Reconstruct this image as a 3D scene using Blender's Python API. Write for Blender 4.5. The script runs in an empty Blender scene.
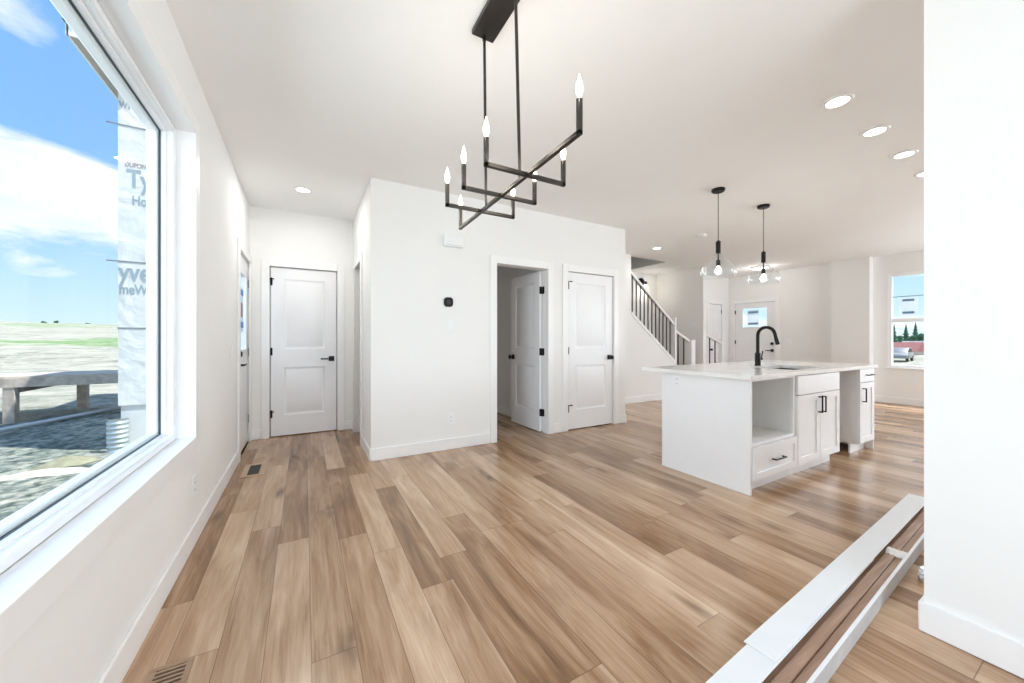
import bpy, bmesh, math, random
from mathutils import Vector, Matrix
R = math.radians
random.seed(7)
scn = bpy.context.scene
col = scn.collection

# ------------------------------------------------------------------ camera
cam = bpy.data.objects.new('camera', bpy.data.cameras.new('camera'))
col.objects.link(cam)
cam.location = (0.558, 0.0, 1.175)
cam.rotation_euler = (R(90), 0, R(-29.51))
cam.data.sensor_width = 36.0
cam.data.lens = 36.0 * 366.44 / 1024
cam.data.shift_y = -1.9 / 1024
cam.data.clip_start = 0.02
cam.data.clip_end = 3000
scn.camera = cam

# ------------------------------------------------------------------ exposure
scn.view_settings.view_transform = 'Standard'
scn.view_settings.look = 'None'
scn.view_settings.gamma = 1.0
scn.view_settings.use_curve_mapping = False
scn.view_settings.exposure = 0.09
scn.cycles.use_denoising = True
scn.cycles.max_bounces = 14
scn.cycles.diffuse_bounces = 9
scn.cycles.transparent_max_bounces = 24
scn.cycles.sample_clamp_indirect = 6.0
scn.cycles.caustics_reflective = False
scn.cycles.caustics_refractive = False


# ------------------------------------------------------------------ node helper
class NT:
    def __init__(s, tree):
        s.t = tree
        s.t.nodes.clear()
    def n(s, typ, **kw):
        nd = s.t.nodes.new(typ)
        for k, v in kw.items():
            if k == 'inp':
                for i, val in v.items():
                    if isinstance(val, bpy.types.NodeSocket):
                        s.t.links.new(val, nd.inputs[i])
                    else:
                        nd.inputs[i].default_value = val
            else:
                setattr(nd, k, v)
        return nd
    def m(s, op, a, b=0.0, c=None, clamp=False):
        nd = s.t.nodes.new('ShaderNodeMath')
        nd.operation = op
        nd.use_clamp = clamp
        for i, val in enumerate([a, b] + ([c] if c is not None else [])):
            if isinstance(val, bpy.types.NodeSocket):
                s.t.links.new(val, nd.inputs[i])
            else:
                nd.inputs[i].default_value = val
        return nd.outputs[0]
    def mix(s, f, a, b, blend='MIX'):
        nd = s.t.nodes.new('ShaderNodeMix')
        nd.data_type = 'RGBA'
        nd.blend_type = blend
        for i, val in ((0, f), (6, a), (7, b)):
            if isinstance(val, bpy.types.NodeSocket):
                s.t.links.new(val, nd.inputs[i])
            else:
                nd.inputs[i].default_value = val if i == 0 else (tuple(val) + (1,))[:4]
        return nd.outputs[2]
    def ramp(s, f, stops, interp='LINEAR'):
        nd = s.t.nodes.new('ShaderNodeValToRGB')
        nd.color_ramp.interpolation = interp
        els = nd.color_ramp.elements
        while len(els) < len(stops):
            els.new(0.5)
        for e, (p, c) in zip(els, stops):
            e.position = p
            e.color = (tuple(c) + (1,))[:4]
        s.t.links.new(f, nd.inputs[0])
        return nd.outputs[0]
    def noise(s, vec, scale, detail=3, rough=0.5, dist=0.0):
        nd = s.n('ShaderNodeTexNoise', inp={'Scale': scale, 'Detail': detail, 'Roughness': rough, 'Distortion': dist})
        if vec is not None:
            s.t.links.new(vec, nd.inputs['Vector'])
        return nd.outputs['Fac']
    def link(s, a, b):
        s.t.links.new(a, b)


# ------------------------------------------------------------------ world: blue sky with white clouds
wd = bpy.data.worlds.new('sky')
scn.world = wd
wd.use_nodes = True
N = NT(wd.node_tree)
tc = N.n('ShaderNodeTexCoord').outputs['Generated']
sp = N.n('ShaderNodeSeparateXYZ', inp={0: tc})
zz = sp.outputs[2]
sky = N.ramp(zz, [(0.0, (0.74, 0.90, 0.97)), (0.09, (0.57, 0.81, 0.97)), (0.27, (0.27, 0.55, 0.95)), (0.6, (0.20, 0.45, 0.90)), (1.0, (0.16, 0.38, 0.85))])
zc = N.m('ADD', N.m('MAXIMUM', zz, 0.0), 0.16)
cx = N.m('DIVIDE', sp.outputs[0], zc)
cyy = N.m('DIVIDE', sp.outputs[1], zc)
cv = N.n('ShaderNodeCombineXYZ', inp={0: cx, 1: cyy, 2: 0.35}).outputs[0]
n1 = N.noise(cv, 1.15, 7, 0.56, 0.35)
band = N.m('SUBTRACT', 1.0, N.m('ABSOLUTE', N.m('DIVIDE', N.m('SUBTRACT', zz, 0.245), 0.075)))
band = N.m('MAXIMUM', band, -0.35)
front = N.m('MULTIPLY', N.m('MAXIMUM', sp.outputs[0], 0.0), 0.16)
fld = N.m('ADD', N.m('ADD', n1, N.m('MULTIPLY', band, 0.22)), front)
mask = N.ramp(fld, [(0.50, (0, 0, 0)), (0.60, (1, 1, 1))])
n2 = N.noise(cv, 2.4, 5, 0.5)
ccol = N.ramp(n2, [(0.3, (0.80, 0.90, 0.98)), (0.62, (1.05, 1.05, 1.05))])
fin = N.mix(mask, sky, ccol)
bg = N.n('ShaderNodeBackground', inp={'Color': fin, 'Strength': 1.08})
out = N.n('ShaderNodeOutputWorld', inp={0: bg.outputs[0]})

# ------------------------------------------------------------------ sun, plus added fill lamps in the yard and in assumed windows
sun = bpy.data.objects.new('sun', bpy.data.lights.new('sun', 'SUN'))
col.objects.link(sun)
sun.data.energy = 6.0
sun.data.angle = R(0.6)
sun.data.color = (1.0, 0.97, 0.92)
sun.rotation_euler = Vector((-0.38, 0.24, -0.88)).to_track_quat('-Z', 'Y').to_euler()


def fill_lamp(name, loc, d, sx, sz, power, color=(0.79, 0.90, 1.0)):
    L = bpy.data.lights.new(name, 'AREA')
    L.shape = 'RECTANGLE'
    L.size = sx
    L.size_y = sz
    L.energy = power
    L.color = color
    o = bpy.data.objects.new(name, L)
    col.objects.link(o)
    o.location = loc
    o.rotation_euler = Vector(d).to_track_quat('-Z', 'Y').to_euler()
    return o


fill_lamp('yard_fill_lamp', (-1.75, 1.2, 2.0), (1, 0, -0.12), 3.8, 2.8, 128)  # unseen lamp added outside the picture window to strengthen the sky light
fill_lamp('patio_fill_lamp', (1.38, -2.68, 1.13), (0, 1, 0.4), 2.1, 2.1, 68)  # added fill lamp in an assumed patio opening behind the camera
fill_lamp('side_fill_lamp', (8.35, -2.68, 1.6), (0, 1, 0.25), 2.3, 1.3, 95)  # added fill lamp in an assumed side opening, brightens the entry walls
fill_lamp('living_fill_lamp', (10.08, -0.35, 1.54), (-1, 0, 0.2), 1.3, 1.6, 100)  # added fill lamp in an assumed, hidden front opening


# ------------------------------------------------------------------ materials
MATS = {}


def pbr(name, c, rough=0.5, metal=0.0, var=0.03, scale=6.0, bump=0.0, bscale=200.0, spec=0.5, emit=None):
    if name in MATS:
        return MATS[name]
    m = bpy.data.materials.new(name)
    m.use_nodes = True
    N = NT(m.node_tree)
    b = N.n('ShaderNodeBsdfPrincipled', inp={'Roughness': rough, 'Metallic': metal, 'Specular IOR Level': spec})
    v = N.n('ShaderNodeTexCoord').outputs['Object']
    f = N.noise(v, scale, 3)
    lo = tuple(max(0, x * (1 - var)) for x in c)
    hi = tuple(min(1, x * (1 + var)) for x in c)
    N.link(N.ramp(f, [(0.3, lo), (0.7, hi)]), b.inputs['Base Color'])
    if bump:
        bp = N.n('ShaderNodeBump', inp={'Strength': bump, 'Distance': 0.002, 'Height': N.noise(v, bscale, 2)})
        N.link(bp.outputs[0], b.inputs['Normal'])
    if emit:
        b.inputs['Emission Color'].default_value = tuple(emit[0]) + (1,)
        b.inputs['Emission Strength'].default_value = emit[1]
    N.n('ShaderNodeOutputMaterial', inp={0: b.outputs[0]})
    MATS[name] = m
    return m


def glassy(name, tint=(0.97, 0.99, 1.0), gloss=1.0):
    m = bpy.data.materials.new(name)
    m.use_nodes = True
    N = NT(m.node_tree)
    lw = N.n('ShaderNodeLayerWeight', inp={'Blend': 0.5})
    f = N.m('MULTIPLY', N.m('ADD', N.m('POWER', lw.outputs['Facing'], 4.0), 0.04), gloss)
    tr = N.n('ShaderNodeBsdfTransparent', inp={'Color': tint + (1,)})
    gl = N.n('ShaderNodeBsdfGlossy', inp={'Color': (1, 1, 1, 1), 'Roughness': 0.02})
    mx = N.n('ShaderNodeMixShader', inp={0: f, 1: tr.outputs[0], 2: gl.outputs[0]})
    N.n('ShaderNodeOutputMaterial', inp={0: mx.outputs[0]})
    MATS[name] = m
    return m


WALL = pbr('wall_paint', (0.86, 0.86, 0.85), 0.75, var=0.01, scale=2, bump=0.12, bscale=260, spec=0.25)
CEIL = pbr('ceiling_paint', (0.90, 0.90, 0.89), 0.85, var=0.01, scale=2, bump=0.25, bscale=180, spec=0.15)
TRIM = pbr('white_trim_paint', (0.89, 0.89, 0.89), 0.4, var=0.01)
DOORM = pbr('white_door_paint', (0.87, 0.875, 0.89), 0.42, var=0.01)
CAB = pbr('white_cabinet_lacquer', (0.86, 0.865, 0.88), 0.38, var=0.01)
CABIN = pbr('cabinet_interior_board', (0.80, 0.80, 0.79), 0.5, var=0.02)
VINYL = pbr('white_vinyl', (0.90, 0.92, 0.94), 0.35, var=0.01)
GASKET = pbr('dark_gasket', (0.07, 0.10, 0.115), 0.5)
BLACK = pbr('matte_black_metal', (0.006, 0.006, 0.007), 0.42, metal=0.0, var=0.1, spec=0.3)
BRONZE = pbr('dark_bronze_metal', (0.055, 0.048, 0.042), 0.33, metal=0.75, var=0.15)
PLASTIC = pbr('white_plastic', (0.87, 0.88, 0.89), 0.35, var=0.01)
DARK = pbr('dark_slot', (0.03, 0.03, 0.03), 0.6)
STEEL = pbr('brushed_steel', (0.42, 0.42, 0.42), 0.3, metal=0.9, var=0.08, scale=40)
BALU = pbr('dark_grey_baluster_metal', (0.035, 0.034, 0.035), 0.4, metal=0.3)
CARD = pbr('white_cardboard', (0.76, 0.775, 0.79), 0.6, var=0.015, scale=9)
CARDEDGE = pbr('grey_carton_board', (0.52, 0.51, 0.50), 0.75, var=0.08, scale=14)
FOAM = pbr('pale_foam', (0.78, 0.77, 0.74), 0.8, var=0.08, scale=40, bump=0.4, bscale=60)
FILM = pbr('crumpled_clear_film', (0.78, 0.79, 0.80), 0.15, var=0.15, scale=30)
VENTM = pbr('brown_register_wood', (0.36, 0.24, 0.155), 0.5, var=0.15, scale=12)
STEPM = pbr('stair_carpet', (0.52, 0.49, 0.46), 0.9, var=0.1, scale=60)
GLASS = glassy('window_glass', (0.965, 0.985, 0.99), 0.12)
CLEAR = glassy('clear_pendant_glass', (0.97, 0.98, 0.985), 0.75)
BULB = pbr('warm_bulb', (1, 0.95, 0.85), 0.3, emit=((1.0, 0.86, 0.62), 7.0))
BULBW = pbr('white_bulb', (1, 0.97, 0.9), 0.3, emit=((1.0, 0.93, 0.8), 6.0))
LENS = pbr('downlight_lens', (1, 1, 1), 0.4, emit=((1.0, 0.95, 0.86), 8.0))
STICK = bpy.data.materials.new('sticker_paper')
STICK.use_nodes = True
N = NT(STICK.node_tree)
f = N.noise(N.n('ShaderNodeTexCoord').outputs['Object'], 8.0, 2)
c = N.ramp(f, [(0.3, (0.78, 0.85, 0.93)), (0.7, (0.86, 0.91, 0.96))])
mx = N.n('ShaderNodeMixShader', inp={0: 0.7, 1: N.n('ShaderNodeBsdfDiffuse', inp={'Color': c}).outputs[0], 2: N.n('ShaderNodeBsdfTranslucent', inp={'Color': c}).outputs[0]})
N.n('ShaderNodeOutputMaterial', inp={0: mx.outputs[0]})
STICKB = pbr('sticker_blue_grey', (0.16, 0.27, 0.40), 0.5)
STICKR = pbr('sticker_dark_red', (0.35, 0.12, 0.12), 0.5)


def mat_quartz():
    m = bpy.data.materials.new('white_quartz')
    m.use_nodes = True
    N = NT(m.node_tree)
    v = N.n('ShaderNodeTexCoord').outputs['Object']
    f = N.noise(v, 3.0, 6, 0.6, 0.8)
    c = N.ramp(f, [(0.35, (0.80, 0.80, 0.79)), (0.55, (0.88, 0.88, 0.87)), (0.7, (0.84, 0.84, 0.84))])
    b = N.n('ShaderNodeBsdfPrincipled', inp={'Roughness': 0.12, 'Base Color': c})
    N.n('ShaderNodeOutputMaterial', inp={0: b.outputs[0]})
    return m


def mat_planks(name='floor_planks', stops=None, wide=0.153, off=0.121, length=1.32):
    m = bpy.data.materials.new(name)
    m.use_nodes = True
    N = NT(m.node_tree)
    v = N.n('ShaderNodeTexCoord').outputs['Object']
    s = N.n('ShaderNodeSeparateXYZ', inp={0: v})
    X, Y = s.outputs[0], s.outputs[1]
    u = N.m('DIVIDE', N.m('SUBTRACT', X, off), wide)
    ci = N.m('FLOOR', u)
    r1 = N.n('ShaderNodeTexWhiteNoise', noise_dimensions='1D', inp={'W': N.m('ADD', ci, 17.3)}).outputs[0]
    w = N.m('ADD', N.m('DIVIDE', Y, length), N.m('MULTIPLY', r1, 7.0))
    ri = N.m('FLOOR', w)
    idv = N.n('ShaderNodeCombineXYZ', inp={0: ci, 1: ri, 2: 3.7}).outputs[0]
    wn = N.n('ShaderNodeTexWhiteNoise', noise_dimensions='3D', inp={'Vector': idv})
    tone, tone2 = wn.outputs[0], N.n('ShaderNodeSeparateColor', inp={0: wn.outputs[1]}).outputs[1]
    # grain stretched along the plank, shifted per plank
    gv = N.n('ShaderNodeCombineXYZ', inp={0: N.m('ADD', N.m('MULTIPLY', X, 22.0), N.m('MULTIPLY', tone, 90.0)),
                                          1: N.m('ADD', N.m('MULTIPLY', Y, 0.75), N.m('MULTIPLY', tone2, 50.0)), 2: 0.0}).outputs[0]
    g1 = N.noise(gv, 1.0, 5, 0.6, 0.9)
    gv2 = N.n('ShaderNodeCombineXYZ', inp={0: N.m('ADD', N.m('MULTIPLY', X, 7.0), N.m('MULTIPLY', tone2, 70.0)),
                                           1: N.m('ADD', N.m('MULTIPLY', Y, 0.95), N.m('MULTIPLY', tone, 40.0)), 2: 5.0}).outputs[0]
    g2 = N.noise(gv2, 1.0, 5, 0.6, 1.2)
    g3 = N.noise(gv, 7.0, 2, 0.5)
    t = N.m('ADD', N.m('MULTIPLY', tone, 0.48), N.m('MULTIPLY', N.m('SUBTRACT', g1, 0.5), 0.55))
    t = N.m('ADD', t, N.m('MULTIPLY', N.m('SUBTRACT', g2, 0.5), 1.05))
    t = N.m('ADD', t, N.m('MULTIPLY', N.m('SUBTRACT', g3, 0.5), 0.3))
    t = N.m('ADD', t, 0.24, clamp=True)
    c = N.ramp(t, stops or [(0.0, (0.125, 0.060, 0.026)), (0.3, (0.275, 0.150, 0.072)), (0.52, (0.420, 0.260, 0.148)), (0.8, (0.585, 0.405, 0.265)), (1.0, (0.69, 0.51, 0.36))])
    grey = N.mix(N.m('MULTIPLY', tone2, 0.25), c, N.mix(1.0, c, (0.93, 0.98, 1.05), 'MULTIPLY'))
    # knots
    kn = N.n('ShaderNodeTexVoronoi', inp={'Scale': 1.0, 'Randomness': 1.0})
    kv = N.n('ShaderNodeCombineXYZ', inp={0: N.m('ADD', N.m('MULTIPLY', X, 5.5), N.m('MULTIPLY', g2, 0.9)), 1: N.m('ADD', N.m('MULTIPLY', Y, 1.8), N.m('MULTIPLY', g1, 0.5)), 2: 0.0}).outputs[0]
    N.link(kv, kn.inputs['Vector'])
    kf = N.ramp(kn.outputs['Distance'], [(0.05, (1, 1, 1)), (0.26, (0, 0, 0))])
    grey = N.mix(N.m('MULTIPLY', kf, N.m('MULTIPLY', tone2, 1.0)), grey, (0.13, 0.065, 0.032))
    # seams
    fu = N.m('FRACT', u)
    eu = N.m('MINIMUM', fu, N.m('SUBTRACT', 1.0, fu))
    fw = N.m('FRACT', w)
    ew = N.m('MINIMUM', fw, N.m('SUBTRACT', 1.0, fw))
    e = N.m('MAXIMUM', N.m('LESS_THAN', eu, 0.010), N.m('LESS_THAN', ew, 0.0013))
    fc = N.mix(N.m('MULTIPLY', e, 0.6), grey, (0.10, 0.052, 0.027))
    rg = N.m('ADD', N.m('MULTIPLY', g1, 0.12), 0.17)
    b = N.n('ShaderNodeBsdfPrincipled', inp={'Base Color': fc, 'Roughness': rg, 'Specular IOR Level': 0.55})
    bp = N.n('ShaderNodeBump', inp={'Strength': 0.15, 'Distance': 0.001, 'Height': N.m('SUBTRACT', g3, e)})
    N.link(bp.outputs[0], b.inputs['Normal'])
    N.n('ShaderNodeOutputMaterial', inp={0: b.outputs[0]})
    return m


def mat_ground():
    m = bpy.data.materials.new('pale_gravel_and_grass')
    m.use_nodes = True
    N = NT(m.node_tree)
    v = N.n('ShaderNodeTexCoord').outputs['Object']
    s = N.n('ShaderNodeSeparateXYZ', inp={0: v})
    d = N.m('SQRT', N.m('ADD', N.m('POWER', s.outputs[0], 2.0), N.m('POWER', s.outputs[1], 2.0)))
    f1 = N.noise(v, 5.5, 7, 0.68, 0.4)
    f2 = N.noise(v, 0.45, 4, 0.6, 0.6)
    grav = N.ramp(f1, [(0.32, (0.05, 0.075, 0.07)), (0.44, (0.17, 0.20, 0.185)), (0.55, (0.38, 0.39, 0.35)), (0.68, (0.60, 0.585, 0.52))])
    pale = N.ramp(f1, [(0.3, (0.33, 0.33, 0.27)), (0.5, (0.47, 0.45, 0.38)), (0.65, (0.56, 0.53, 0.46))])
    f5 = N.noise(v, 0.9, 6, 0.7, 0.5)
    f6 = N.noise(v, 0.16, 6, 0.72, 0.6)
    pale = N.mix(1.0, pale, N.ramp(N.m('ADD', N.m('MULTIPLY', f5, 0.5), N.m('MULTIPLY', f6, 0.5)), [(0.36, (0.42, 0.47, 0.42)), (0.5, (0.95, 0.95, 0.92)), (0.62, (1.25, 1.22, 1.15))]), 'MULTIPLY')
    grav = N.mix(1.0, grav, N.ramp(f5, [(0.35, (0.55, 0.62, 0.58)), (0.6, (1.25, 1.2, 1.1))]), 'MULTIPLY')
    pm = N.ramp(N.m('ADD', N.m('DIVIDE', d, 22.0), N.m('MULTIPLY', N.m('SUBTRACT', f2, 0.5), 1.1)), [(0.60, (0, 0, 0)), (0.85, (1, 1, 1))])
    base = N.mix(pm, grav, pale)
    f3 = N.noise(v, 0.035, 4, 0.6, 0.5)
    f4 = N.noise(v, 0.009, 3, 0.6, 0.5)
    grass = N.mix(N.ramp(f6, [(0.45, (0, 0, 0)), (0.62, (0.75, 0.75, 0.75))]), N.ramp(f5, [(0.3, (0.11, 0.24, 0.07)), (0.7, (0.27, 0.41, 0.16))]), pale)
    back = N.m('LESS_THAN', s.outputs[0], 2.0)
    gd = N.m('ADD', N.m('DIVIDE', d, 400.0), N.m('MULTIPLY', N.m('SUBTRACT', f3, 0.5), 0.12))
    b1 = N.ramp(gd, [(0.225, (0, 0, 0)), (0.245, (1, 1, 1)), (0.285, (1, 1, 1)), (0.31, (0, 0, 0))])
    b2 = N.ramp(f4, [(0.52, (0, 0, 0)), (0.60, (1, 1, 1))])
    far = N.m('GREATER_THAN', gd, 0.36)
    gm = N.m('MULTIPLY', back, N.m('MAXIMUM', b1, N.m('MULTIPLY', N.m('MULTIPLY', b2, far), 0.6)))
    c = N.mix(N.m('MULTIPLY', gm, 0.9), base, grass)
    haze = N.ramp(N.m('DIVIDE', d, 900.0), [(0.15, (0, 0, 0)), (1.0, (0.5, 0.5, 0.5))])
    b = N.n('ShaderNodeBsdfPrincipled', inp={'Base Color': c, 'Roughness': 0.95, 'Specular IOR Level': 0.1})
    bp = N.n('ShaderNodeBump', inp={'Strength': 0.9, 'Distance': 0.08, 'Height': f1})
    N.link(bp.outputs[0], b.inputs['Normal'])
    N.n('ShaderNodeOutputMaterial', inp={0: b.outputs[0]})
    return m


def mat_wrap():
    m = bpy.data.materials.new('white_house_wrap')
    m.use_nodes = True
    N = NT(m.node_tree)
    v = N.n('ShaderNodeTexCoord').outputs['Object']
    f = N.noise(v, 1.6, 5, 0.6, 1.6)
    c = N.ramp(f, [(0.35, (0.74, 0.75, 0.74)), (0.6, (0.86, 0.86, 0.85))])
    b = N.n('ShaderNodeBsdfPrincipled', inp={'Base Color': c, 'Roughness': 0.5})
    wv = N.n('ShaderNodeTexWave', wave_type='BANDS', bands_direction='DIAGONAL', inp={'Scale': 1.3, 'Distortion': 9.0, 'Detail': 3.0, 'Detail Scale': 1.2})
    N.link(v, wv.inputs['Vector'])
    bp = N.n('ShaderNodeBump', inp={'Strength': 0.5, 'Distance': 0.04, 'Height': N.m('ADD', f, N.m('MULTIPLY', wv.outputs['Fac'], 0.25))})
    N.link(bp.outputs[0], b.inputs['Normal'])
    N.n('ShaderNodeOutputMaterial', inp={0: b.outputs[0]})
    return m


QUARTZ = mat_quartz()
FLOORM = mat_planks()
GROUND = mat_ground()
WRAP = mat_wrap()


# ------------------------------------------------------------------ shapes
def box(bm, x0, x1, y0, y1, z0, z1, bev=0.0, seg=1):
    vs = bmesh.ops.create_cube(bm, size=1.0)['verts']
    for v in vs:
        v.co = Vector((x0 if v.co.x < 0 else x1, y0 if v.co.y < 0 else y1, z0 if v.co.z < 0 else z1))
    if bev:
        es = list({e for v in vs for e in v.link_edges})
        bmesh.ops.bevel(bm, geom=es, offset=bev, segments=seg, affect='EDGES', profile=0.5)
    return bm


def B(*a, **k):
    return box(bmesh.new(), *a, **k)


def cyl(bm, p0, p1, r, r2=None, seg=20):
    p0, p1 = Vector(p0), Vector(p1)
    d = p1 - p0
    mt = Matrix.Translation((p0 + p1) / 2) @ d.to_track_quat('Z', 'Y').to_matrix().to_4x4()
    bmesh.ops.create_cone(bm, cap_ends=True, segments=seg, radius1=r, radius2=r if r2 is None else r2, depth=d.length, matrix=mt)
    return bm


def lathe(bm, prof, c=(0, 0, 0), seg=32, axis='Z'):
    c = Vector(c)
    rings = []
    for r, z in prof:
        ring = []
        for i in range(seg):
            a = 2 * math.pi * i / seg
            p = Vector((r * math.cos(a), r * math.sin(a), z))
            if axis == 'Y':
                p = Vector((p.x, p.z, p.y))
            if axis == 'X':
                p = Vector((p.z, p.x, p.y))
            ring.append(bm.verts.new(c + p))
        rings.append(ring)
    for a, b in zip(rings, rings[1:]):
        for i in range(seg):
            bm.faces.new((a[i], a[(i + 1) % seg], b[(i + 1) % seg], b[i]))
    if prof[0][0] > 1e-6 and False:
        pass
    return bm


def tube(bm, pts, r, seg=12, square=False):
    pts = [Vector(p) for p in pts]
    rings = []
    up = Vector((0, 0, 1))
    n0 = None
    for i, p in enumerate(pts):
        t = (pts[min(i + 1, len(pts) - 1)] - pts[max(i - 1, 0)]).normalized()
        if n0 is None:
            n0 = t.cross(up)
            if n0.length < 0.1:
                n0 = t.cross(Vector((0, 1, 0)))
            n0.normalize()
        n0 = (n0 - t * n0.dot(t)).normalized()
        bnm = t.cross(n0)
        rr = r[i] if isinstance(r, (list, tuple)) else r
        rings.append([bm.verts.new(p + (n0 * math.cos(2 * math.pi * (k + 0.5) / seg) + bnm * math.sin(2 * math.pi * (k + 0.5) / seg)) * rr) for k in range(seg)])
    for a, b in zip(rings, rings[1:]):
        for k in range(seg):
            bm.faces.new((a[k], a[(k + 1) % seg], b[(k + 1) % seg], b[k]))
    bm.faces.new(rings[0][::-1])
    bm.faces.new(rings[-1])
    return bm


def prism(bm, poly, axis, a0, a1):
    """polygon in the plane across `axis`, extruded from a0 to a1"""
    def P(u, v, a):
        return {'Y': (u, a, v), 'X': (a, u, v), 'Z': (u, v, a)}[axis]
    lo = [bm.verts.new(P(u, v, a0)) for u, v in poly]
    hi = [bm.verts.new(P(u, v, a1)) for u, v in poly]
    bm.faces.new(lo)
    bm.faces.new(hi[::-1])
    n = len(poly)
    for i in range(n):
        bm.faces.new((lo[i], lo[(i + 1) % n], hi[(i + 1) % n], hi[i]))
    return bm


def slab(bm, axis, t0, t1, a, b, holes=()):
    """a sheet across `axis` with thickness t0..t1 and rectangular holes (a0,a1,b0,b1)"""
    As = sorted({a[0], a[1], *[min(max(h[i], a[0]), a[1]) for h in holes for i in (0, 1)]})
    Bs = sorted({b[0], b[1], *[min(max(h[i], b[0]), b[1]) for h in holes for i in (2, 3)]})
    def P(u, v, t):
        return {'X': (t, u, v), 'Y': (u, t, v), 'Z': (u, v, t)}[axis]
    cache = {}
    def V(i, j, k):
        if (i, j, k) not in cache:
            cache[(i, j, k)] = bm.verts.new(P(As[i], Bs[j], (t0, t1)[k]))
        return cache[(i, j, k)]
    def solid(i, j):
        if i < 0 or j < 0 or i >= len(As) - 1 or j >= len(Bs) - 1:
            return False
        ca, cb = (As[i] + As[i + 1]) / 2, (Bs[j] + Bs[j + 1]) / 2
        return not any(h[0] < ca < h[1] and h[2] < cb < h[3] for h in holes)
    for i in range(len(As) - 1):
        for j in range(len(Bs) - 1):
            if not solid(i, j):
                continue
            for k in (0, 1):
                bm.faces.new((V(i, j, k), V(i + 1, j, k), V(i + 1, j + 1, k), V(i, j + 1, k)))
            for di, dj, q in ((-1, 0, ((i, j), (i, j + 1))), (1, 0, ((i + 1, j), (i + 1, j + 1))), (0, -1, ((i, j), (i + 1, j))), (0, 1, ((i, j + 1), (i + 1, j + 1)))):
                if not solid(i + di, j + dj):
                    (p, r), (s, t) = q
                    bm.faces.new((V(p, r, 0), V(s, t, 0), V(s, t, 1), V(p, r, 1)))
    return bm


# ------------------------------------------------------------------ linking
def wloc(o):
    p = Vector((0, 0, 0))
    while o:
        p += o.location
        o = o.parent
    return p


def finish(name, bm, mat, parent=None, loc=None):
    bmesh.ops.recalc_face_normals(bm, faces=bm.faces[:])
    if parent is not None:
        off = wloc(parent)
    else:
        off = Vector(loc) if loc is not None else Vector((0, 0, 0))
    for v in bm.verts:
        v.co -= off
    for f in bm.faces:
        f.smooth = True
    for e in bm.edges:
        if len(e.link_faces) != 2 or e.calc_face_angle(0) > 0.62:
            e.smooth = False
    me = bpy.data.meshes.new(name)
    bm.to_mesh(me)
    bm.free()
    me.materials.append(mat)
    o = bpy.data.objects.new(name, me)
    col.objects.link(o)
    if parent is not None:
        o.parent = parent
    elif loc is not None:
        o.location = loc
    return o


def tag(o, label=None, cat=None, group=None, kind=None):
    for k, v in (('label', label), ('category', cat), ('group', group), ('kind', kind)):
        if v:
            o[k] = v
    return o


def thing(name, label, cat, loc, group=None, kind=None):
    o = bpy.data.objects.new(name, None)
    o.empty_display_size = 0.1
    col.objects.link(o)
    o.location = loc
    return tag(o, label, cat, group, kind)


def part(name, bm, mat, parent, label=None):
    o = finish(name, bm, mat, parent)
    if label:
        o['label'] = label
    return o


def solo(name, bm, mat, label, cat, group=None, kind=None, origin=None):
    if origin is None and kind != 'structure':
        xs = [v.co for v in bm.verts]
        lo = [min(c[i] for c in xs) for i in range(3)]
        hi = [max(c[i] for c in xs) for i in range(3)]
        origin = ((lo[0] + hi[0]) / 2, (lo[1] + hi[1]) / 2, lo[2])
    return tag(finish(name, bm, mat, None, origin), label, cat, group, kind)


def struct(name, bm, mat, label, cat='wall'):
    return solo(name, bm, mat, label, cat, kind='structure')


def dup(root, loc, label):
    r = root.copy()
    col.objects.link(r)
    r.location = loc
    r['label'] = label
    for ch in list(root.children):
        c = ch.copy()
        col.objects.link(c)
        c.parent = r
        for g in list(ch.children):
            d = g.copy()
            col.objects.link(d)
            d.parent = c
    return r


def xf(bm, mt):
    bmesh.ops.transform(bm, matrix=mt, verts=bm.verts[:])
    return bm


H = 2.74
YB, XC1, YW, XC2 = 5.233, 1.115, 3.748, 4.535
YS = 4.80          # face of the stair side wall
XR = 2.733         # face of the near right wall
XF = 9.95          # front wall

# ================================================================== SETTING
struct('floor', B(-0.17, 10.15, -2.75, 6.15, -0.15, 0.0), FLOORM, 'brown wood plank floor with mixed light and dark boards', 'floor')
struct('ceiling', slab(bmesh.new(), 'Z', H, H + 0.26, (-0.17, 10.15), (-2.75, 6.15), [(4.2, 6.9, 4.90, 6.0)]), CEIL,
       'smooth white ceiling over the whole room, with the stairwell hole', 'ceiling')
WY0, WY1, WZ0, WZ1 = 0.40, 2.71, 0.613, 2.355
struct('wall_left', slab(bmesh.new(), 'X', -0.17, 0.0, (-2.75, 6.15), (-0.15, H), [(WY0, WY1, WZ0, WZ1), (4.40, 5.17, 0.0, 2.06)]), WALL,
       'long white wall on the left holding the big picture window')
struct('wall_hall_end', slab(bmesh.new(), 'Y', YB, YB + 0.12, (0.0, XC1), (0, H), [(0.195, 0.925, 0.0, 2.055)]), WALL,
       'white end wall of the short hall behind the closed panel door')
struct('wall_hall_side', slab(bmesh.new(), 'X', XC1, XC1 + 0.12, (YW, YB + 0.12), (0, H), [(4.42, 5.02, 0.0, 2.06)]), WALL,
       'white wall on the right of the short hall with a dark doorway')
struct('wall_center', slab(bmesh.new(), 'Y', YW, YW + 0.12, (XC1 + 0.12, XC2), (0, H), [(2.475, 3.187, 0.0, 2.05), (3.50, 4.305, 0.0, 2.055)]), WALL,
       'wide white wall facing the room with an open door and a closed door')
struct('wall_closet', B(3.29, 3.40, YW + 0.12, 6.0, 0, H), WALL, 'dim side wall seen inside the open doorway')
struct('wall_closet_end', B(XC2 - 0.12, XC2, YW + 0.12, YS, 0, H), WALL, 'short white return at the end of the wide wall')
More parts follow.
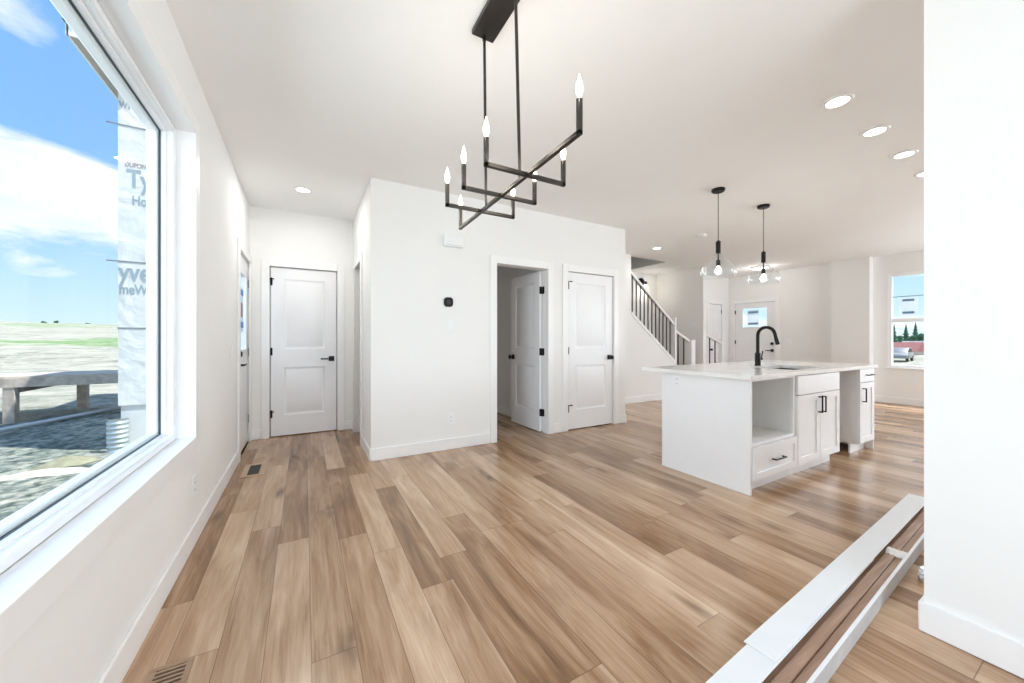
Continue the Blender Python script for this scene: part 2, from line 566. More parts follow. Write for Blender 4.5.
struct('wall_stair', prism(bmesh.new(), [(XC2 - 0.12, 0), (7.06, 0), (7.06, 0.70), (5.80, 1.665), (5.80, H), (XC2 - 0.12, H)], 'Y', YS, YS + 0.12), WALL,
       'white wall below and beside the stair railing')
struct('wall_back', B(-0.17, 10.1, 6.0, 6.15, 0, H), WALL, 'wall at the far side of the stairs with the black light fitting')
struct('wall_stair_end', B(7.97, 8.09, YS, 6.0, 0, H), WALL, 'shaded beige looking wall beyond the stair railing')
struct('wall_entry', slab(bmesh.new(), 'Y', 5.40, 5.50, (8.09, XF), (0, H), [(9.115, 9.645, 0.0, 2.05)]), WALL,
       'white wall with the narrow closet door in the front entry')
struct('wall_front', slab(bmesh.new(), 'X', XF, 10.1, (3.27, 6.0), (0, H), [(4.33, 5.245, 0.0, 2.06)]), WALL, 'white wall holding the front entry door')
struct('wall_pier', B(9.82, 10.1, 2.69, 3.27, 0, H), WALL, 'shallow white pier between the front door wall and the far window')
struct('wall_window', slab(bmesh.new(), 'X', 10.0, 10.15, (-2.6, 2.69), (0, H), [(1.25, 2.49, 0.66, 2.39), (-1.0, 0.3, 0.7, 2.37)]), WALL, 'white front wall around the far window')
struct('wall_right', B(XR, XR + 0.12, -2.6, 0.468, 0, H), WALL, 'white wall end close to the camera at the right edge of the photo')
struct('wall_rear', slab(bmesh.new(), 'Y', -2.75, -2.6, (0.0, 10.15), (0, H), [(0.33, 2.43, 0.08, 2.18), (7.2, 9.5, 0.95, 2.25)]), WALL, 'wall behind the camera with two added window openings')
# upper stairwell
bm = bmesh.new()
for a in ((4.08, 4.2, 4.78, 6.15), (6.9, 7.02, 4.78, 6.15)):
    box(bm, a[0], a[1], a[2], a[3], H + 0.26, 5.3)
box(bm, 4.2, 6.9, 4.78, 4.9, H + 0.26, 5.3)
box(bm, 4.2, 6.9, 6.0, 6.15, H, 5.3)
struct('wall_stairwell', bm, WALL, 'unlit upper walls of the stairwell seen through the ceiling hole')
struct('ceiling_stairwell', B(4.08, 7.02, 4.78, 6.15, 5.3, 5.42), CEIL, 'upper ceiling above the stairwell', 'ceiling')

# baseboards
BH, BT = 0.118, 0.014


def base(name, segs, label):
    bm = bmesh.new()
    for s in segs:
        box(bm, *s, 0.0, BH, bev=0.004)
    struct(name, bm, TRIM, label, 'baseboard')


base('baseboard_left', [(0, BT, -2.6, 4.31)], 'white baseboard along the left wall under the big window')
base('baseboard_hall_end', [(0, 0.11, YB - BT, YB), (1.01, XC1, YB - BT, YB)], 'short white baseboards beside the closed hall door')
base('baseboard_hall_side', [(XC1 - BT, XC1, YW - BT, 4.33), (XC1 - BT, XC1, 5.11, YB)], 'white baseboard round the hall corner')
base('baseboard_center', [(XC1, 2.388, YW - BT, YW), (3.274, 3.413, YW - BT, YW), (4.392, XC2 + BT, YW - BT, YW), (XC2, XC2 + BT, YW, YS)], 'white baseboard along the wide middle wall')
base('baseboard_stair', [(XC2 + BT, 7.05, YS - BT, YS)], 'white baseboard below the stair wall')
base('baseboard_right', [(XR - BT, XR, -2.6, 0.468 + BT), (XR, XR + 0.12, 0.468, 0.468 + BT)], 'white baseboard on the near wall at the right edge')
base('baseboard_closet', [(3.29 - BT, 3.29, YW + 0.12, 6.0)], 'dim baseboard inside the open doorway')
base('baseboard_front', [(XF - BT, XF, 3.27, 4.24), (10.0 - BT, 10.0, -2.6, 2.69), (9.82 - BT, 9.82, 2.69, 3.27), (9.82, 10.0, 2.69 - BT, 2.69)], 'white baseboard along the front walls below the far window')
base('baseboard_stair_end', [(7.97, 8.09, YS - BT, YS), (8.09, 8.09 + BT, YS, 5.4)], 'white baseboard at the end of the shaded wall')

# door casings
CW, CT = 0.085, 0.018


def casing_y(name, xa, xb, zt, yf, label, d=-1):
    bm = bmesh.new()
    y0, y1 = (yf - CT, yf) if d < 0 else (yf, yf + CT)
    box(bm, xa - CW, xa, y0, y1, 0, zt + CW, bev=0.003)
    box(bm, xb, xb + CW, y0, y1, 0, zt + CW, bev=0.003)
    box(bm, xa, xb, y0, y1, zt, zt + CW, bev=0.003)
    struct(name, bm, TRIM, label, 'trim')


def casing_x(name, ya, yb, zt, xf_, label, d=1, wb=CW):
    bm = bmesh.new()
    x0, x1 = (xf_, xf_ + CT) if d > 0 else (xf_ - CT, xf_)
    box(bm, x0, x1, ya - CW, ya, 0, zt + CW, bev=0.003)
    box(bm, x0, x1, yb, yb + wb, 0, zt + CW, bev=0.003)
    box(bm, x0, x1, ya, yb, zt, zt + CW, bev=0.003)
    struct(name, bm, TRIM, label, 'trim')


casing_y('trim_1', 0.195, 0.925, 2.055, YB, 'white casing round the closed door at the hall end')
casing_y('trim_2', 2.475, 3.187, 2.05, YW, 'white casing round the open doorway in the middle wall')
casing_y('trim_3', 3.50, 4.305, 2.055, YW, 'white casing round the closed door in the middle wall')
casing_x('trim_4', 4.40, 5.147, 2.06, 0.0, 'white casing round the glazed side door', 1)
casing_x('trim_5', 4.42, 5.02, 2.06, XC1, 'white casing round the dark doorway on the right of the hall', -1)
casing_x('trim_6', 4.33, 5.245, 2.06, XF, 'white casing round the front entry door', -1)
casing_y('trim_7', 9.115, 9.645, 2.05, 5.40, 'white casing round the narrow entry closet door')

# ================================================================== WINDOWS
def frame_x(bm, x0, x1, y0, y1, z0, z1, w, bev=0.003):
    box(bm, x0, x1, y0, y0 + w, z0, z1, bev=bev)
    box(bm, x0, x1, y1 - w, y1, z0, z1, bev=bev)
    box(bm, x0, x1, y0 + w, y1 - w, z0, z0 + w, bev=bev)
    box(bm, x0, x1, y0 + w, y1 - w, z1 - w, z1, bev=bev)
    return bm


w1 = thing('window_1', 'large fixed picture window in the left wall overlooking the yard', 'window', (0, (WY0 + WY1) / 2, WZ0), kind='structure')
bm = frame_x(bmesh.new(), 0.0, 0.019, WY0 - 0.088, WY1 + 0.088, WZ0 - 0.088, WZ1 + 0.088, 0.090, 0.004)
part('window_casing', bm, TRIM, w1)
bm = frame_x(bmesh.new(), -0.068, 0.021, WY0 - 0.004, WY1 + 0.004, WZ0 - 0.004, WZ1 + 0.004, 0.010, 0.002)
part('jamb_lining', bm, TRIM, w1)
bm = frame_x(bmesh.new(), -0.115, -0.066, WY0 + 0.004, WY1 - 0.004, WZ0 + 0.004, WZ1 - 0.004, 0.034, 0.006)
frame_x(bm, -0.125, -0.098, WY0 + 0.004, WY1 - 0.004, WZ0 + 0.004, WZ1 - 0.004, 0.044, 0.003)
part('window_frame', bm, VINYL, w1)
g = 0.046
part('gasket', frame_x(bmesh.new(), -0.128, -0.119, WY0 + g, WY1 - g, WZ0 + g, WZ1 - g, 0.0045, 0), GASKET, w1, 'thin dark gasket around the pane')
part('glass_pane', B(-0.127, -0.123, WY0 + 0.047, WY1 - 0.047, WZ0 + 0.047, WZ1 - 0.047), GLASS, w1)
bm = frame_x(bmesh.new(), -0.175, -0.129, WY0 + 0.002, WY1 - 0.002, WZ0 + 0.002, WZ1 - 0.002, 0.062, 0.006)
part('outer_frame', bm, VINYL, w1)

w2 = thing('window_2', 'far single hung window beside the pier with a paper sticker', 'window', (10.0, 1.87, 0.66), kind='structure')
bm = frame_x(bmesh.new(), 10.01, 10.10, 1.25, 2.49, 0.66, 2.39, 0.05, 0.004)
box(bm, 10.02, 10.085, 1.30, 2.44, 1.495, 1.56, bev=0.003)
part('window_frame', bm, VINYL, w2)
part('sill_board', B(9.975, 10.01, 1.22, 2.52, 0.642, 0.662, bev=0.003), TRIM, w2)
part('glass_pane', B(10.05, 10.054, 1.295, 2.445, 0.705, 1.50), GLASS, w2)
part('glass_pane', B(10.06, 10.064, 1.295, 2.445, 1.555, 2.345), GLASS, w2)
part('muntin', B(10.045, 10.06, 1.30, 2.44, 1.955, 1.967), STICKB, w2, 'thin grey bar across the upper pane')
st = part('sticker', B(10.053, 10.058, 2.12, 2.36, 1.615, 1.935), STICK, w2, 'pale paper sticker with blue grey bars')
bm = bmesh.new()
box(bm, 10.048, 10.053, 2.16, 2.31, 1.87, 1.91)
box(bm, 10.048, 10.053, 2.16, 2.31, 1.645, 1.685)
part('sticker_bars', bm, STICKB, st)

for nm, y0, y1, z0, z1, lb in (('added_window_3', -1.0, 0.3, 0.7, 2.37, 'added front window hidden behind the near wall, holding a fill lamp'),):  # unseen window added to let fill light into the living room
    w3 = thing(nm, lb, 'window', (10.0, (y0 + y1) / 2, z0), kind='structure')
    part('window_frame', frame_x(bmesh.new(), 10.0, 10.06, y0, y1, z0, z1, 0.05), VINYL, w3)
for nm, x0, x1, z0, z1, lb in (('added_window_4', 0.33, 2.43, 0.08, 2.18, 'added patio window behind the camera, holding a fill lamp'), ('added_window_5', 7.2, 9.5, 0.95, 2.25, 'added side window behind the camera, holding a fill lamp')):  # unseen windows added to carry the rear fill lamps
    w4 = thing(nm, lb, 'window', ((x0 + x1) / 2, -2.6, z0), kind='structure')
    bm = frame_x(bmesh.new(), -0.05, 0.0, x0, x1, z0, z1, 0.05)
    for v in bm.verts:
        v.co = Vector((v.co.y, v.co.x - 2.6, v.co.z))
    part('window_frame', bm, VINYL, w4)


# ================================================================== DOORS
def panel_slab(w, h, t=0.036, mx=0.125, panels=((0.245, 0.825), (1.045, 1.90))):
    bm = bmesh.new()
    for y, s in ((0.0, 1), (t, -1)):
        xs = [0, mx, w - mx, w]
        zs = [0, panels[0][0], panels[0][1], panels[1][0], panels[1][1], h]
        def q(x0, x1, z0, z1, d0=0.0):
            bm.faces.new([bm.verts.new((x, y + s * d0, z)) for x, z in ((x0, z0), (x1, z0), (x1, z1), (x0, z1))])
        for i in range(3):
            for j in range(5):
                if i == 1 and j in (1, 3):
                    loops = [(0, 0), (0.010, 0.008), (0.022, 0.011), (0.040, 0.004)]
                    x0, x1, z0, z1 = xs[1], xs[2], zs[j], zs[j + 1]
                    pr = None
                    for ins, dep in loops:
                        r = [bm.verts.new((x, y + s * dep, z)) for x, z in ((x0 + ins, z0 + ins), (x1 - ins, z0 + ins), (x1 - ins, z1 - ins), (x0 + ins, z1 - ins))]
                        if pr:
                            for k in range(4):
                                bm.faces.new((pr[k], pr[(k + 1) % 4], r[(k + 1) % 4], r[k]))
                        pr = r
                    bm.faces.new(pr)
                else:
                    q(xs[i], xs[i + 1], zs[j], zs[j + 1])
    for a, b in (((0, 0), (w, 0)), ((w, 0), (w, h)), ((w, h), (0, h)), ((0, h), (0, 0))):
        bm.faces.new([bm.verts.new(p) for p in ((a[0], 0, a[1]), (b[0], 0, b[1]), (b[0], t, b[1]), (a[0], t, a[1]))])
    bmesh.ops.remove_doubles(bm, verts=bm.verts[:], dist=1e-5)
    return bm


def lever(mt, side=-1, style='lever', back=None):
    """square rosette with a lever or knob on the face y<0 of a local slab"""
    bm = bmesh.new()
    box(bm, -0.032, 0.032, -0.010, 0.0, -0.032, 0.032, bev=0.002)
    cyl(bm, (0, -0.010, 0), (0, -0.048, 0), 0.011)
    if style == 'lever':
        box(bm, min(0, side * 0.115) - 0.009, max(0, side * 0.115) + 0.009, -0.058, -0.046, -0.009, 0.009, bev=0.003)
    else:
        lathe(bm, [(0.0, -0.074), (0.018, -0.073), (0.027, -0.066), (0.029, -0.056), (0.024, -0.047), (0.011, -0.042)], axis='Y', seg=20)
    if back is not None:
        for v in list(bm.verts):
            pass
        b2 = bm.copy()
        for v in b2.verts:
            v.co.y = back - v.co.y
        me = bpy.data.meshes.new('tmp')
        b2.to_mesh(me)
        bm.from_mesh(me)
        b2.free()
        bpy.data.meshes.remove(me)
    return xf(bm, mt)


def hinge(mt, w=0.022):
    bm = bmesh.new()
    cyl(bm, (0, -0.004, -0.046), (0, -0.004, 0.046), 0.0065, seg=10)
    box(bm, -w / 2, w / 2, -0.003, 0.001, -0.044, 0.044)
    return xf(bm, mt)


def add_door(name, label, mt, bm, hinges, hx, handle_x, hz, side, style='lever', both=None, stop=False):
    d = thing(name, label, 'door', mt.to_translation(), kind='structure')
    part('door_slab', xf(bm, mt), DOORM, d)
    part('door_handle', lever(mt @ Matrix.Translation((handle_x, 0, hz)), side, style, both), BLACK, d, 'black door handle with square rosette')
    for i, z in enumerate(hinges):
        part('hinge', hinge(mt @ Matrix.Translation((hx, -0.006, z))), BLACK, d, 'black door hinge')
    return d


T = Matrix.Translation
d1 = add_door('door_1', 'closed white two panel door at the end of the hall', T((0.204, YB + 0.012, 0.012)), panel_slab(0.712, 2.034, mx=0.135), (0.27, 1.02, 1.86), 0.008, 0.655, 0.92, -1)
bm = bmesh.new()
for z in (0.31, 1.90):
    tube(bm, [(0.20, YB - 0.004, z), (0.20, YB - 0.03, z), (0.235, YB - 0.045, z)], 0.005, 8)
    cyl(bm, (0.235, YB - 0.045, z), (0.235, YB - 0.01, z), 0.006, seg=8)
part('door_stop', bm, BLACK, d1, 'small black hinge pin door stops')
d2 = add_door('door_2', 'white two panel door standing open in the middle wall', T((3.180, YW + 0.119, 0.012)) @ Matrix.Rotation(R(91.5), 4, 'Z'), panel_slab(0.692, 2.03, mx=0.12), (), 0, 0.632, 0.92, -1, 'knob', 0.036)
# hinges of the open door show on its near edge and the jamb
for z in (0.25, 1.02, 1.80):
    bm = bmesh.new()
    cyl(bm, (3.172, YW + 0.110, z - 0.046), (3.172, YW + 0.110, z + 0.046), 0.0075, seg=10)
    box(bm, 3.145, 3.178, YW + 0.115, YW + 0.1185, z - 0.045, z + 0.045)
    box(bm, 3.183, 3.1873, YW + 0.07, YW + 0.110, z - 0.045, z + 0.045)
    part('hinge', bm, BLACK, d2, 'black door hinge')
d3 = add_door('door_3', 'closed white two panel door nearest the stairs in the middle wall', T((3.509, YW + 0.012, 0.012)), panel_slab(0.788, 2.034, mx=0.13), (0.27, 1.02, 1.86), 0.008, 0.722, 0.92, -1, 'knob')
bm = bmesh.new()
for z in (0.33, 1.92):
    tube(bm, [(3.505, YW - 0.004, z), (3.505, YW - 0.03, z), (3.545, YW - 0.045, z)], 0.005, 8)
    cyl(bm, (3.545, YW - 0.045, z), (3.545, YW - 0.01, z), 0.006, seg=8)
part('door_stop', bm, BLACK, d3, 'small black hinge pin door stops')
add_door('door_4', 'narrow white closet door in the front entry corner', T((9.12, 5.412, 0.012)), panel_slab(0.52, 2.03, mx=0.10), (0.27, 1.02, 1.86), 0.524, 0.05, 0.92, 1, 'knob')
# glazed side door in the left wall (faces +X)
mt = T((-0.012, 4.404, 0.012)) @ Matrix.Rotation(R(90), 4, 'Z')
d5 = thing('door_5', 'white side door with a tall glass lite in the left wall', 'door', (-0.012, 4.404, 0.012), kind='structure')
bm = slab(bmesh.new(), 'Y', 0.0, 0.044, (0, 0.762), (0, 2.04), [(0.13, 0.60, 1.05, 1.86)])
part('door_slab', xf(bm, mt), DOORM, d5)
bm = frame_x(bmesh.new(), -0.008, 0.0, 0.115, 0.615, 1.035, 1.875, 0.025, 0.002)
for v in bm.verts:
    v.co = Vector((v.co.y, v.co.x, v.co.z))
part('lite_frame', xf(bm, mt), DOORM, d5)
part('glass_pane', xf(B(0.12, 0.61, 0.018, 0.022, 1.04, 1.87), mt), GLASS, d5)
st = part('sticker', xf(B(0.25, 0.50, 0.011, 0.016, 1.25, 1.72), mt), STICK, d5, 'white paper sticker with blue blocks')
bm = bmesh.new()
box(bm, 0.27, 0.48, 0.006, 0.011, 1.63, 1.69)
box(bm, 0.27, 0.48, 0.006, 0.011, 1.29, 1.35)
part('sticker_bars', xf(bm, mt), pbr('sticker_bright_blue', (0.03, 0.20, 0.55), 0.5), st)
part('sticker_text_block', xf(B(0.34, 0.42, 0.006, 0.011, 1.40, 1.55), mt), STICKR, st)
part('door_handle', lever(mt @ T((0.07, 0, 0.91)), 1), BLACK, d5, 'black lever handle')
bm = bmesh.new()
lathe(bm, [(0.0, -0.034), (0.02, -0.034), (0.028, -0.028), (0.032, 0.0)], axis='Y', seg=20)
part('deadbolt', xf(bm, mt @ T((0.07, 0, 1.02))), BLACK, d5, 'round black deadbolt')
for z in (0.26, 1.02, 1.80):
    part('hinge', hinge(mt @ T((0.752, -0.012, z)), 0.03), BLACK, d5, 'black door hinge')
# front entry door (faces -X)
mt = T((XF + 0.012, 5.238, 0.012)) @ Matrix.Rotation(R(-90), 4, 'Z')
d6 = thing('door_6', 'front entry door with a small rectangular glass lite', 'door', mt.to_translation(), kind='structure')
bm = slab(bmesh.new(), 'Y', 0.0, 0.044, (0, 0.90), (0, 2.04), [(0.17, 0.73, 1.455, 1.93)])
part('door_slab', xf(bm, mt), DOORM, d6)
bm = frame_x(bmesh.new(), -0.010, 0.0, 0.15, 0.75, 1.435, 1.95, 0.03, 0.002)
for v in bm.verts:
    v.co = Vector((v.co.y, v.co.x, v.co.z))
part('lite_frame', xf(bm, mt), DOORM, d6)
part('glass_pane', xf(B(0.165, 0.735, 0.018, 0.022, 1.45, 1.935), mt), GLASS, d6)
st = part('sticker', xf(B(0.28, 0.54, 0.011, 0.016, 1.50, 1.87), mt), STICK, d6, 'pale paper sticker with blue grey bars')
bm = bmesh.new()
box(bm, 0.30, 0.52, 0.006, 0.011, 1.80, 1.845)
box(bm, 0.30, 0.52, 0.006, 0.011, 1.525, 1.57)
part('sticker_bars', xf(bm, mt), STICKB, st)
part('door_handle', lever(mt @ T((0.83, 0, 0.91)), -1), BLACK, d6, 'black lever handle')
part('deadbolt', xf(B(-0.03, 0.03, -0.02, 0, -0.03, 0.03, bev=0.004), mt @ T((0.83, 0, 1.07))), BLACK, d6, 'square black deadbolt')
for z in (0.3, 1.10, 1.84):
    part('hinge', hinge(mt @ T((0.003, -0.012, z)), 0.03), BLACK, d6, 'black door hinge')
part('lock_gap_strip', xf(B(0.902, 0.912, 0.0, 0.03, 0.02, 2.04), mt), GASKET, d6, 'dark strip filling the gap along the lock edge')  # dark strip set into the gap beside the slab


# ================================================================== CEILING LIGHTS
def downlight(loc, label, r=0.083, grp='recessed ceiling lights'):
    t = thing('recessed_light', label, 'ceiling light', loc, grp)
    x, y, z = loc
    bm = lathe(bmesh.new(), [(r * 0.70, z - 0.001), (r * 0.72, z - 0.009), (r * 0.92, z - 0.009), (r, z - 0.003), (r, z)], (x, y, 0), 36)
    part('trim_ring', bm, TRIM, t)
    bm = lathe(bmesh.new(), [(0.0001, z - 0.006), (r * 0.70, z - 0.005), (r * 0.70, z - 0.001)], (x, y, 0), 36)
    part('lens', bm, LENS, t, 'glowing round lens')
    return t


DL = [((3.60, 1.04, H), 'recessed ceiling light nearest the camera in the row of four'),
      ((4.28, 1.05, H), 'second recessed ceiling light in the row of four, counted from the camera'),
      ((4.96, 1.06, H), 'third recessed ceiling light in the row of four, counted from the camera'),
      ((5.64, 1.075, H), 'last recessed ceiling light of the row of four, cut off by the near wall'),
      ((0.543, 4.40, H), 'recessed ceiling light in the short hall before the closed door'),
      ((5.80, 4.23, H), 'small recessed ceiling light in front of the stairwell')]
dl0 = None
for i, (p, lb) in enumerate(DL):
    if dl0 is None:
        dl0 = downlight(p, lb)
    else:
        dup(dl0, p, lb)
    L = bpy.data.lights.new('downlight_lamp', 'AREA')
    L.shape = 'DISK'
    L.size = 0.11
    L.energy = (1.5, 1.5, 1.5, 1.5, 7.5, 3.0)[i]
    L.color = (1.0, 0.98, 0.95)
    lo = bpy.data.objects.new('downlight_lamp', L)
    col.objects.link(lo)
    lo.location = (p[0], p[1], H - 0.012)

# ---- chandelier
CX = 1.370
cz = lambda y: 1.878 - (y - 0.962) * 0.0328
ch = thing('chandelier', 'dark bronze linear chandelier with crossing bars and eight candle bulbs', 'chandelier', (CX, 1.53, 1.85))
part('canopy', B(1.291, 1.411, 1.345, 1.709, H - 0.026, H, bev=0.003), BRONZE, ch)
hb = 0.0085


def sq(bm, a, b, up=False):
    n0 = len(bm.verts)
    box(bm, min(a[0], b[0]) - hb, max(a[0], b[0]) + hb, min(a[1], b[1]) - hb, max(a[1], b[1]) + hb, min(a[2], b[2]) - hb, max(a[2], b[2]) + hb, bev=0.0015)


for y0_, y1_ in ((1.375, 1.365), (1.69, 1.705)):
    bm = cyl(bmesh.new(), (CX, y1_, cz(y1_)), (1.353, y0_, H - 0.025), 0.0072, seg=12)
    cyl(bm, (1.353, y0_, H - 0.045), (1.353, y0_, H - 0.025), 0.010, seg=12)
    part('rod', bm, BRONZE, ch)
ends = []
Y0, Y1 = 0.970, 2.060
bm = bmesh.new()
sq(bm, (CX, Y0, 0), (CX, Y1, 0))
for v in bm.verts:
    v.co.z += cz(v.co.y)
for y in (Y0, Y1):
    sq(bm, (CX, y, cz(y)), (CX, y, cz(y) + 0.108))
    ends.append((CX, y, cz(y) + 0.118))
part('main_bar', bm, BRONZE, ch)
for y in (1.300, 1.533, 1.752):
    bm = bmesh.new()
    zc_ = cz(y) - 0.002
    sq(bm, (CX - 0.190, y + 0.005, zc_), (CX + 0.188, y + 0.005, zc_))
    for x in (CX - 0.190, CX + 0.188):
        sq(bm, (x, y + 0.005, zc_), (x, y + 0.005, zc_ + 0.098))
        ends.append((x, y + 0.005, zc_ + 0.107))
    part('cross_bar', bm, BRONZE, ch)
for e in ends:
    bm = lathe(bmesh.new(), [(0.0055, 0), (0.0075, 0.008), (0.0115, 0.022), (0.0125, 0.032), (0.010, 0.047), (0.0055, 0.064), (0.0022, 0.076), (0.0003, 0.083)], e, 16)
    part('bulb', bm, BULB, ch, 'glowing candle bulb')
    L = bpy.data.lights.new('candle_lamp', 'POINT')
    L.energy = 1.5
    L.color = (1.0, 0.95, 0.86)
    L.shadow_soft_size = 0.03
    lo = bpy.data.objects.new('candle_lamp', L)
    col.objects.link(lo)
    lo.location = (e[0], e[1], e[2] + 0.035)

# ---- pendants
def pendant(x, y, label):
    t = thing('pendant_light', label, 'pendant light', (x, y, 1.83), 'glass pendants over the island')
    bm = lathe(bmesh.new(), [(0.0001, H - 0.03), (0.052, H - 0.03), (0.062, H - 0.022), (0.064, H)], (x, y, 0), 32)
    part('canopy', bm, BLACK, t)
    part('cord', cyl(bmesh.new(), (x, y, 2.19), (x, y, H - 0.028), 0.0035, seg=8), BLACK, t)
    bm = cyl(bmesh.new(), (x, y, 2.075), (x, y, 2.195), 0.023)
    cyl(bm, (x, y, 2.0), (x, y, 2.075), 0.007, seg=10)
    cyl(bm, (x, y, 1.94), (x, y, 2.002), 0.020)
    cyl(bm, (x, y, 2.195), (x, y, 2.205), 0.012)
    part('socket', bm, BLACK, t)
    bm = lathe(bmesh.new(), [(0.012, 1.94), (0.016, 1.925), (0.028, 1.905), (0.031, 1.886), (0.026, 1.868), (0.014, 1.858), (0.0003, 1.856)], (x, y, 0), 20)
    part('bulb', bm, BULBW, t, 'glowing round bulb')
    outp = [(0.022, 2.075), (0.045, 2.068), (0.058, 2.045), (0.070, 2.015), (0.105, 1.985), (0.142, 1.95), (0.163, 1.91), (0.168, 1.875), (0.160, 1.842), (0.146, 1.825)]
    inn = [(r - 0.003, z - 0.001) for r, z in outp[::-1]]
    part('glass_shade', lathe(bmesh.new(), outp + inn, (x, y, 0), 48), CLEAR, t, 'clear blown glass dome')
    return t


p0 = pendant(4.305, 2.262, 'clear glass dome pendant over the island, nearer the camera')
p1 = dup(p0, (5.222, 2.278, 1.83), 'clear glass dome pendant over the island, farther and right behind the faucet')
for x, y in ((4.305, 2.262), (5.222, 2.278)):
    L = bpy.data.lights.new('pendant_lamp', 'POINT')
    L.energy = 4.0
    L.color = (1.0, 0.96, 0.88)
    L.shadow_soft_size = 0.035
    lo = bpy.data.objects.new('pendant_lamp', L)
    col.objects.link(lo)
    lo.location = (x, y, 1.80)

# ---- flush light, smoke detector, sconce, chime, thermostat
t = thing('flush_ceiling_light', 'white round flush ceiling light in the front entry', 'ceiling light', (9.1, 4.24, H))
part('base_ring', lathe(bmesh.new(), [(0.165, H), (0.168, H - 0.02), (0.155, H - 0.03)], (9.1, 4.24, 0), 36), TRIM, t)
part('diffuser', lathe(bmesh.new(), [(0.155, H - 0.028), (0.14, H - 0.045), (0.09, H - 0.055), (0.0002, H - 0.058)], (9.1, 4.24, 0), 36), pbr('glowing_diffuser', (1, 1, 1), 0.4, emit=((1, 0.95, 0.88), 1.6)), t)
L = bpy.data.lights.new('entry_lamp', 'POINT')
L.energy = 5
L.color = (1.0, 0.98, 0.95)
L.shadow_soft_size = 0.12
lo = bpy.data.objects.new('entry_lamp', L)
col.objects.link(lo)
lo.location = (9.1, 4.24, H - 0.22)
t = thing('smoke_detector', 'white smoke detector on the ceiling left of the first pendant', 'smoke detector', (5.73, 3.37, H))
part('body', lathe(bmesh.new(), [(0.07, H), (0.07, H - 0.014), (0.058, H - 0.034), (0.03, H - 0.042), (0.0002, H - 0.042)], (5.73, 3.37, 0), 32), PLASTIC, t)
part('vent_ring', lathe(bmesh.new(), [(0.0665, H - 0.016), (0.0665, H - 0.021), (0.0635, H - 0.025)], (5.73, 3.37, 0), 32), pbr('detector_grey', (0.45, 0.45, 0.44), 0.5), t, 'grey vent slot')
t = thing('wall_sconce', 'black wall light with clear glass on the far wall above the stairs', 'wall light', (7.45, 6.0, 2.44))
part('backplate', lathe(bmesh.new(), [(0.0002, 5.965), (0.07, 5.967), (0.09, 5.975), (0.09, 6.0)], (7.43, 0, 2.53), 28, 'Y'), BLACK, t)
bm = tube(bmesh.new(), [(7.43, 5.97, 2.53), (7.45, 5.92, 2.53), (7.48, 5.90, 2.50)], 0.012, 10)
cyl(bm, (7.48, 5.90, 2.53), (7.48, 5.90, 2.46), 0.03)
part('arm', bm, BLACK, t)
part('glass_shade', lathe(bmesh.new(), [(0.03, 2.53), (0.055, 2.50), (0.07, 2.45), (0.07, 2.38), (0.068, 2.38), (0.068, 2.45), (0.053, 2.498)], (7.48, 5.90, 0), 24), CLEAR, t)
part('bulb', lathe(bmesh.new(), [(0.012, 2.46), (0.026, 2.43), (0.026, 2.41), (0.0003, 2.395)], (7.48, 5.90, 0), 16), BULBW, t, 'glowing bulb')
L = bpy.data.lights.new('sconce_lamp', 'POINT')
L.energy = 3
L.color = (1.0, 0.9, 0.78)
L.shadow_soft_size = 0.06
lo = bpy.data.objects.new('sconce_lamp', L)
col.objects.link(lo)
lo.location = (7.48, 5.85, 2.33)
t = thing('door_chime', 'white door chime box high on the middle wall below the chandelier', 'door chime', (1.945, YW, 2.16))
part('cover', B(1.835, 2.055, YW - 0.045, YW, 2.165, 2.29, bev=0.012, seg=2), PLASTIC, t)
part('grille_strip', B(1.85, 2.04, YW - 0.046, YW - 0.044, 2.178, 2.184), pbr('chime_grey', (0.6, 0.6, 0.6), 0.5), t)
t = thing('thermostat', 'black rounded square thermostat on the middle wall', 'thermostat', (1.895, YW, 1.52))
bm = B(1.845, 1.945, YW - 0.016, YW, 1.526, 1.626, bev=0.0)
bmesh.ops.bevel(bm, geom=[e for e in bm.edges if abs(e.verts[0].co.y - e.verts[1].co.y) > 0.01], offset=0.034, segments=5, affect='EDGES', profile=0.5)
part('body', bm, BLACK, t)
part('display', lathe(bmesh.new(), [(0.0002, YW - 0.0172), (0.026, YW - 0.0172), (0.027, YW - 0.0155)], (1.895, 0, 1.576), 24, 'Y'), pbr('thermostat_screen', (0.05, 0.05, 0.055), 0.08), t, 'glossy dark round screen')


# ---- plates (outlets and switches)
def plate(name, label, mt, kind='outlet', w=0.072, h=0.116, n=1):
    t = thing(name, label, 'outlet' if kind == 'outlet' else 'switch', mt.to_translation())
    part('cover_plate', xf(B(-w / 2, w / 2, -0.006, 0, -h / 2, h / 2, bev=0.003), mt), PLASTIC, t)
    if kind == 'outlet':
        for z in (-0.021, 0.021):
            bm = B(-0.017, 0.017, -0.009, -0.005, z - 0.015, z + 0.015, bev=0.002)
            o = part('socket_face', xf(bm, mt), PLASTIC, t)
            bm = bmesh.new()
            box(bm, -0.008, -0.005, -0.0097, -0.0085, z - 0.003, z + 0.007)
            box(bm, 0.005, 0.008, -0.0097, -0.0085, z - 0.003, z + 0.007)
            part('slots', xf(bm, mt), DARK, o)
    else:
        for k in range(n):
            c = (k - (n - 1) / 2) * 0.046
            part('rocker', xf(B(c - 0.0165, c + 0.0165, -0.010, -0.005, -0.033, 0.033, bev=0.002), mt), PLASTIC, t)
    return t


